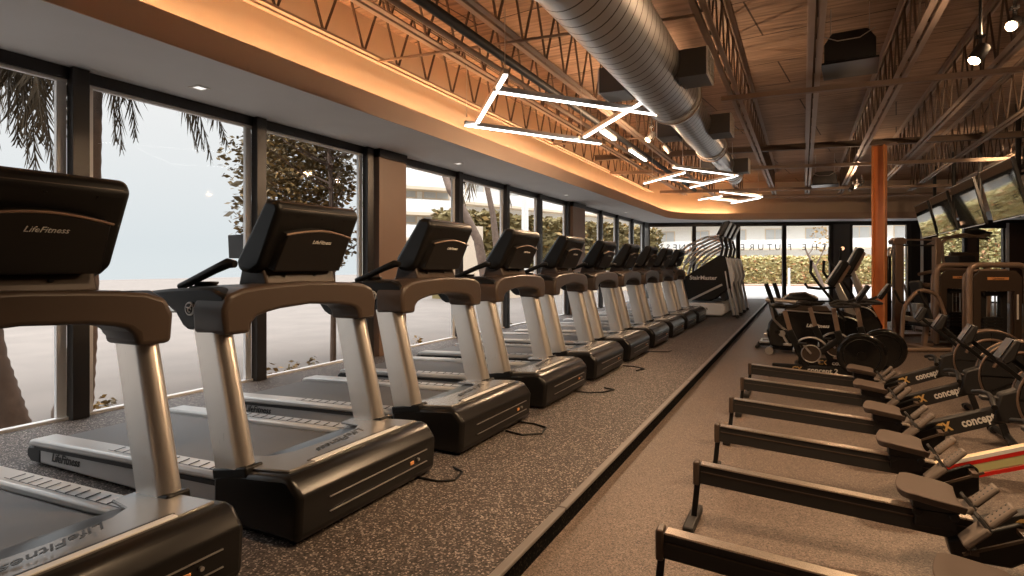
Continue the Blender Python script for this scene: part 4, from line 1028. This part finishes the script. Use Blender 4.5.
MB().tube([(-.12, -.1, 1.1), (.02, -.1, .6), (.10, -.1, .1)], .02, 8).build('brace', 'steel', r)
MB().box(.55, .66, -.06, .06, 0, 2.10).build('post', 'frametan', r, bevel=.01)

# lat pull-down with curved arms
r = empty('pull_down_machine', (3.0, 15.4, 0), FA, 'pull-down machine with two curved tan tubes reaching up over dark handles', 'pull-down machine')
tube_path(MB(), [(-.55, 0, .05), (-.55, 0, 1.75), (-.30, -.05, 2.02), (.55, -.10, 2.05)], .035).build('curved_arm', 'frametan', r)
tube_path(MB(), [(-.38, 0, 1.9), (-.36, 0, 1.45), (-.15, 0, 1.22), (.1, 0, .9), (.1, 0, .05)], .03).build('curved_arm', 'frametan', r)
MB().tube([(-.75, -.08, 1.85), (-.45, -.1, 2.0), (0, -.12, 2.08), (.45, -.12, 2.0)], .022, 10).build('pull_bar', 'frametan', r)
MB().ball((.25, -.1, 2.12), .25, .07, .07, 16, 8).build('pulley_cover', 'hood', r)
MB().tube([(.35, -.1, 2.12), (.60, -.1, 2.10)], .025, 8).tube([(.30, -.1, 2.0), (.52, -.1, 1.98)], .028, 8).build('hand_grip', 'blackmat', r)
tube_path(MB(), [(-.95, -.1, 1.22), (-.4, -.1, 1.34), (.3, -.1, 1.30)], .035).build('seat_arm', 'frametan', r)
tube_path(MB(), [(-1.0, -.1, 1.0), (-.4, -.1, .98), (.3, -.1, .90)], .05).build('seat_arm', 'frametan', r)
MB().box(-.2, .2, -.2, .2, 1.38, 1.62).build('thigh_pad', 'blackmat', r, bevel=.03)
MB().box(-.45, -.05, -.2, .2, .62, .75).build('seat_pad', 'blackmat', r, bevel=.03)
MB().bar((-.25, 0, .05), (-.25, 0, .62), .08, .08).build('seat_post', 'frametan', r)
MB().box(-.9, .4, -.3, .3, 0, .05).build('base', 'shroud', r, bevel=.01)
MB().box(-.1, .5, .1, .2, .05, 1.7).build('weight_cover', 'shroud', r, bevel=.02)

# ================================================================== OUTSIDE
b = MB(); b.box(-60, WX-.13, -40, 90, -.25, -.02); struct(b.build('ground', 'ground', smooth=False))
b = MB(); b.prism([(WX-.12, 23.3), (10, 28.9), (40, 40), (30, 95), (WX-.12, 95)], -.25, -.015, 'z'); struct(b.build('ground', 'brightground', smooth=False))
b = MB(); b.box(-18.6, -17.0, -20, 44, -.02, .03); tag(b.build('verge_strip', 'kerb', smooth=False), 'dark grassy kerb strip along the far side of the pale street', 'kerb')
def leaves(b, n, fn, size, droop=0.):
    for _ in range(n):
        p = Vector(fn()); s_ = size*random.uniform(.6, 1.3)
        a_ = random.uniform(0, 2*PI); d = Vector((math.cos(a_), math.sin(a_), random.uniform(-.6, .6)-droop)).normalized()
        q = d.cross(Vector((random.uniform(-1, 1), random.uniform(-1, 1), random.uniform(-1, 1)))).normalized()*s_*.28
        o_ = len(b.v); b.v += [tuple(p), tuple(p+d*s_*.5+q), tuple(p+d*s_), tuple(p+d*s_*.5-q)]; b.f.append((o_, o_+1, o_+2, o_+3))
def inell(c, rx, ry, rz):
    def f():
        while True:
            v = Vector((random.uniform(-1, 1), random.uniform(-1, 1), random.uniform(-1, 1)))
            if .25 < v.length < 1: return (c[0]+v.x*rx, c[1]+v.y*ry, c[2]+v.z*rz)
    return f
def mesh_raw(b, name, mat, parent=None, loc=None):
    me = bpy.data.meshes.new(name); me.from_pydata(b.v, [], b.f); me.materials.append(M[mat]); o = bpy.data.objects.new(name, me); COL.objects.link(o)
    if parent: o.parent = parent
    if loc: o.location = loc
    return o
def px(x, y, d):   # a direction in the photo taken to a real distance d in front of the camera plane
    a_ = (x-512)/580; c_, s_ = math.cos(YAW), math.sin(YAW)
    return Vector(((a_*c_-s_)*d, (a_*s_+c_)*d, 1.42-(y-265)/580*d))
def frond(b, p0, p1, sag, n=60, ll=.42, wd=.04):
    p0, p1 = Vector(p0), Vector(p1); mid = (p0+p1)/2+Vector((0, 0, sag)); pts = []
    for i in range(n+1):
        t = i/n; pts.append(p0*(1-t)**2+mid*2*t*(1-t)+p1*t*t)
    b.tube(pts[::5]+[pts[-1]], [.014*(1-i/(len(pts[::5])+1))+.003 for i in range(len(pts[::5])+1)], 5)
    for i in range(4, n):
        d = (pts[i+1]-pts[i]).normalized(); side = d.cross(Vector((0, 0, 1)))
        side = side.normalized() if side.length > .1 else Vector((1, 0, 0))
        L_ = ll*math.sin(PI*min(1, (i/n)*.80+.15))*random.uniform(.7, 1.25)
        for s_ in (-1, 1):
            q = (side*s_*random.uniform(.2, .9)+d*random.uniform(.4, 1.)+Vector((random.uniform(-.15, .15), random.uniform(-.15, .15), -random.uniform(.5, 1.2)))).normalized(); w_ = d*wd*.5
            a_ = pts[i]; m_ = a_+q*L_*.5+Vector((0, 0, -.02)); e_ = a_+q*L_+Vector((0, 0, -.10*L_))
            o_ = len(b.v); b.v += [tuple(a_-w_), tuple(a_+w_), tuple(m_+w_), tuple(m_-w_), tuple(e_)]; b.f += [(o_, o_+1, o_+2, o_+3), (o_+3, o_+2, o_+4)]
def palm(trunk, radii, fr, label, ll=.42, n=70, wd=.04):
    base = Vector(trunk[0]); base.z = -.02; r = empty('palm_tree', base, 0, label, 'palm tree')
    P_ = [Vector(p)-base for p in trunk]; pts = []; rs = []
    for i in range(len(P_)-1):
        for k_ in range(14):
            t = k_/14; pts.append(P_[i].lerp(P_[i+1], t)); rs.append((radii[i]*(1-t)+radii[i+1]*t)*(1+.06*(k_ % 2)))
    pts.append(P_[-1]); rs.append(radii[-1]); MB().tube(pts, rs, 14).build('trunk', 'bark', r)
    top = P_[-1]
    for p, sag in fr:
        b = MB(); frond(b, top, Vector(p)-base, sag, n, ll, wd); mesh_raw(b, 'frond', 'frond', r)
    return r
def zb(x, y, d): p = px(x, y, d); return p
t0 = px(72, 425, 5.5); t0.z = -.02
tt = px(93, 88, 5.75); tc_ = px(97, -20, 5.9)
palm([t0, px(85, 330, 5.6), px(90, 200, 5.7), tt, tc_], [.16, .10, .085, .075, .07],
     [(px(122, 150, 6.2), 1.1), (px(136, 138, 6.4), 1.0), (px(116, 142, 6.0), 1.0), (px(212, 160, 6.9), 1.4), (px(228, 146, 7.3), 1.2), (px(198, 152, 6.6), 1.3), (px(204, 150, 7.0), 1.3), (px(60, 150, 6.3), 1.0), (px(150, -60, 8.5), .8), (px(20, -80, 8.), .8), (px(140, -140, 6.5), 1.0)],
     'palm tree with straight ringed trunk just outside the first mullion', .55)
t0 = px(2, 434, 4.95); t0.z = -.02
palm([t0, px(-14, 360, 4.95), px(-30, 240, 5.0), px(-10, 60, 5.3), px(12, -10, 5.6)], [.20, .14, .10, .08, .07],
     [(px(28, 164, 5.6), .9), (px(54, 176, 5.8), 1.0), (px(18, 145, 5.9), .9), (px(36, 172, 6.1), 1.0), (px(44, 140, 5.4), .8), (px(-5, 160, 5.6), .9), (px(8, 130, 5.4), .8), (px(40, 130, 6.2), .9), (px(60, 110, 6.4), .8), (px(-30, 140, 5.6), .8), (px(70, -80, 7), .6), (px(48, 150, 6.6), 1.0)],
     'leaning palm at the left edge whose dark fronds hang in the first pane', .50)
t0 = px(490, 300, 20); t0.z = -.02
palm([t0, px(497, 250, 20), px(493, 215, 20), px(486, 182, 20), px(480, 150, 20.5)], [.15, .12, .10, .09, .08],
     [(px(512, 206, 20.5), 1.2), (px(515, 190, 21), 1.2), (px(468, 200, 20), 1.2), (px(455, 175, 21), 1.0), (px(500, 120, 22), .8)], 'far palm with a pale trunk leaning left, seen above the fourth treadmill', 1.1, 24, .16)
t0 = px(492, 300, 17); t0.z = -.02
palm([t0, px(478, 240, 17), px(462, 208, 17), px(450, 190, 17), px(440, 160, 17.5)], [.16, .13, .11, .10, .09],
     [(px(466, 206, 17.5), 1.0), (px(460, 190, 18), 1.0), (px(425, 150, 18), 1.0), (px(470, 178, 18), 1.0)], 'far palm leaning steeply left beside the white apartment balconies', 1.0, 24, .15)

# broadleaf tree behind the second and third panes
t0 = px(333, 364, 8.3); t0.z = -.02
r = empty('leafy_tree', t0, 0, 'leafy tree with brown green foliage and a thin stem outside the third window', 'tree')
MB().tube([(0, 0, 0), (.01, 0, .9), (0, -.02, 1.8), (-.04, 0, 2.6), (-.1, 0, 3.4)], [.045, .036, .034, .03, .02], 8).build('trunk', 'bark', r)
br = MB()
for i in range(26):
    a_ = random.uniform(0, 2*PI); h = random.uniform(1.5, 3.2); L_ = random.uniform(.6, 1.5)
    e_ = Vector((-abs(math.cos(a_))*L_ if math.cos(a_) < .2 else .15, math.sin(a_)*L_, h+L_*.5))
    br.tube([(0, 0, h), e_*.5+Vector((0, 0, h*.5-.05)), e_], [.016, .011, .004], 5)
br.build('branches', 'bark', r)
lf = MB()
for c_, rr2, n in ((px(303, 175, 9.2), (.75, .85, .72), 1500), (px(285, 225, 9.3), (.6, .55, .45), 700), (px(322, 240, 9.0), (.35, .7, .5), 260), (px(272, 160, 9.4), (.5, .5, .6), 600), (px(335, 160, 8.9), (.3, .6, .7), 260), (px(300, 120, 9.2), (.8, .9, .6), 900), (px(248, 200, 9.0), (.22, .3, .8), 90), (px(240, 160, 9.2), (.2, .4, .4), 60), (px(300, 262, 9.3), (.5, .9, .25), 260)):
    leaves(lf, int(n*2.3), inell(c_-t0, *rr2), .095)
mesh_raw(lf, 'foliage', 'leaf', r)
lf = MB(); leaves(lf, 1300, inell(px(300, 195, 8.9)-t0, .75, .9, 1.0), .085); mesh_raw(lf, 'golden_foliage', 'leafgold', r)

# planter with a sprig beside the second mullion
p = px(248, 255, 7.0); p.z = -.02
r = empty('planter', p, 0, 'black planter box on a stand with a leafy sprig, left of the second mullion outside', 'planter')
MB().prism([(-.15, 1.52), (-.17, 1.80), (.17, 1.80), (.15, 1.52)], -.15, .15, 'y').build('planter_box', 'blackmat', r, bevel=.01)
MB().box(-.02, .02, -.02, .02, 0, 1.52).box(-.15, .15, -.15, .15, 0, .03).build('planter_stand', 'blackmat', r)
lf = MB(); leaves(lf, 90, inell(Vector((0, 0, 2.1)), .14, .2, .4), .13); mesh_raw(lf, 'sprig', 'leaf', r)
lf = MB(); leaves(lf, 26, inell(Vector((0, 0, 1.9)), .12, .15, .15), .11); mesh_raw(lf, 'golden_sprig', 'leafgold', r)

# little weeds along the sill
for i, (x, y) in enumerate(((275, 376), (289, 372), (297, 370), (313, 365), (100, 410), (112, 404), (417, 345), (509, 326))):
    p = px(x, y, 1); t_ = (WX-.28)/p.x; q = Vector((WX-.28, p.y*t_, -.02))
    lf = MB(); leaves(lf, 26, inell(Vector((0, 0, .12)), .05, .05, .12), .07); o = mesh_raw(lf, 'weed', 'leafgold' if i % 2 == 0 else 'leaf', None, q)
    tag(o, 'small weed growing at the foot of the glass, %s from the left' % ORD[[2, 3, 4, 5, 0, 1, 6, 7][i]], 'weed', 'weeds outside along the window foot')

# white apartment block with balconies, hedge and beige wall across the street
def facade(name, p0, p1, h, mat, label, floors, slab_every, bays, depth=6.):
    p0, p1 = Vector(p0), Vector(p1); p0.z = p1.z = -.02; d = p1-p0; L_ = d.length; ang = math.atan2(d.y, d.x)
    r = empty(name, p0, ang, label, 'building')
    MB().box(0, L_, 0, depth, 0, h).build('wall', mat, r)
    for k_ in range(floors):
        z = 2.9+k_*slab_every
        if z > h: break
        MB().box(.2, L_-.2, -1.1, 0, z, z+.18).build('balcony_slab', 'beige', r)
        MB().box(.2, L_-.2, -1.1, -1.02, z+.18, z+.95).build('balcony_front', 'white', r)
    for k_ in range(floors+1):
        z = .9+k_*slab_every
        for j in range(bays):
            x = L_*(j+.5)/bays
            w_ = MB(); w_.box(x-.9, x+.9, -.05, .0, z, z+1.5); wo = w_.build('window', 'beige', r)
            g = MB(); g.box(x-.8, x-.04, -.07, -.05, z+.08, z+1.42); g.box(x+.04, x+.8, -.07, -.05, z+.08, z+1.42); g.build('pane', 'windowdark', wo)
    return r
facade('apartment_building', px(385, 265, 35), px(452, 265, 37), 8.2, 'white', 'white apartment block with stacked balconies, seen beyond the brown window column', 3, 1.55, 2)
facade('apartment_building', px(455, 265, 42), px(652, 265, 60), 9, 'white', 'long white apartment block across the street behind the brown hedge', 3, 2.9, 7)
facade('apartment_building', px(650, 265, 62), px(930, 265, 50), 11, 'white', 'white apartment block with long balconies seen through the back windows', 3, 2.55, 7)
def hedge(name, p0, p1, h, th, mats, label, n, size=.3):
    p0, p1 = Vector(p0), Vector(p1); p0.z = p1.z = -.02; d = p1-p0; L_ = d.length; ang = math.atan2(d.y, d.x)
    r = empty(name, p0, ang, label, 'hedge')
    MB().box(.1, L_-.1, .15, th-.15, 0, h-.2).build('hedge_core', mats[0], r)
    for q, m_ in enumerate(mats):
        b = MB(); nn = n if q == 0 else n//7
        def f():
            if random.random() < .7: return (random.uniform(0, L_), random.uniform(-.08, .15), random.uniform(0.02, h))
            return (random.uniform(0, L_), random.uniform(0, th), h-.2+random.uniform(-.1, .3))
        leaves(b, nn, f, size); mesh_raw(b, 'hedge_leaves' if q == 0 else 'hedge_blossom', m_, r)
hedge('hedge', px(452, 265, 24), px(660, 265, 38), 3.7, 1.5, ('hedge', 'leafgold'), 'tall brown green hedge across the street behind the far palms', 9000, .34)
hedge('hedge', px(640, 265, 44), px(905, 265, 40), 1.98, 1.5, ('hedgeback', 'hedgeorange', 'hedge'), 'pale green hedge behind the back windows', 9000, .26)
hedge('hedge', px(925, 265, 29), px(1015, 265, 27), 3.1, 1.2, ('hedgeback', 'hedgeorange', 'hedge'), 'pale green hedge filling the two rightmost back windows', 5000, .22)
def strip_obj(name, p0, p1, w_, z0, z1, mat, label, cat):
    p0, p1 = Vector(p0), Vector(p1); p0.z = p1.z = 0; d = p1-p0; r_ = MB().box(0, d.length, -w_, 0, z0, z1).build(name, mat, loc=p0, rot=(0, 0, math.atan2(d.y, d.x))); return tag(r_, label, cat)
strip_obj('verge', px(640, 265, 43.8), px(905, 265, 39.8), 2.4, -.015, .06, 'redground', 'reddish strip of ground along the foot of the pale hedge', 'verge')
strip_obj('boundary_wall', px(452, 265, 23), px(478, 265, 24), .3, -.02, 3.0, 'beige', 'beige block wall panel beside the leaning far palms', 'wall')
strip_obj('boundary_wall', px(470, 265, 23.6), px(660, 265, 37), .3, -.02, 1.1, 'beige', 'low beige wall along the foot of the brown hedge', 'wall')
p = px(525, 265, 23); o = MB().tube([(0, 0, 0), (0, 0, 4.0)], .14, 14).build('concrete_post', 'white', loc=(p.x, p.y, -.02)); tag(o, 'white concrete post standing in front of the brown hedge', 'post')
p = px(789, 265, 37); o = MB().tube([(0, 0, 0), (0, 0, 1.25)], .07, 12).build('bollard', 'white', loc=(p.x, p.y, -.02)); tag(o, 'slim white bollard outside in front of the pale hedge', 'bollard')
p0 = px(824, 265, 36); r = empty('young_tree', (p0.x, p0.y, -.02), 0, 'bare slanting young tree outside the right back windows', 'tree')
q = [px(824, 285, 36), px(815, 268, 36), px(808, 255, 36), px(805, 248, 36)]; base = Vector((p0.x, p0.y, -.02))
MB().tube([Vector((q[0].x, q[0].y, -.02))-base]+[v-base for v in q[1:]], [.10, .09, .06, .04], 8).build('trunk', 'bark', r)
MB().tube([q[2]-base, px(812, 250, 36)-base], .03, 6).tube([q[1]-base, px(826, 245, 36)-base], .04, 6).build('branch', 'bark', r)
lf = MB(); leaves(lf, 150, inell(px(824, 238, 36)-base, .8, .6, 1.2), .2); mesh_raw(lf, 'foliage', 'leafgold', r)

# bulbs of the glaring track heads, plus added fill lights without a lit bulb
for (x, y, z, en) in ((-2.1, 8.68, 3.28, 330), (1.6, 6.3, 3.42, 60), (2.4, 2.6, 3.35, 90), (3.3, 10.4, 3.35, 80), (1.2, 17.0, 3.45, 130), (-2.05, 9.62, 3.26, 120)):
    L = bpy.data.lights.new('bulb_and_fill', 'POINT'); L.energy = en*.30; L.color = (1, .64, .38); L.shadow_soft_size = .06
    o = bpy.data.objects.new('bulb_and_fill', L); COL.objects.link(o); o.location = (x, y, z)
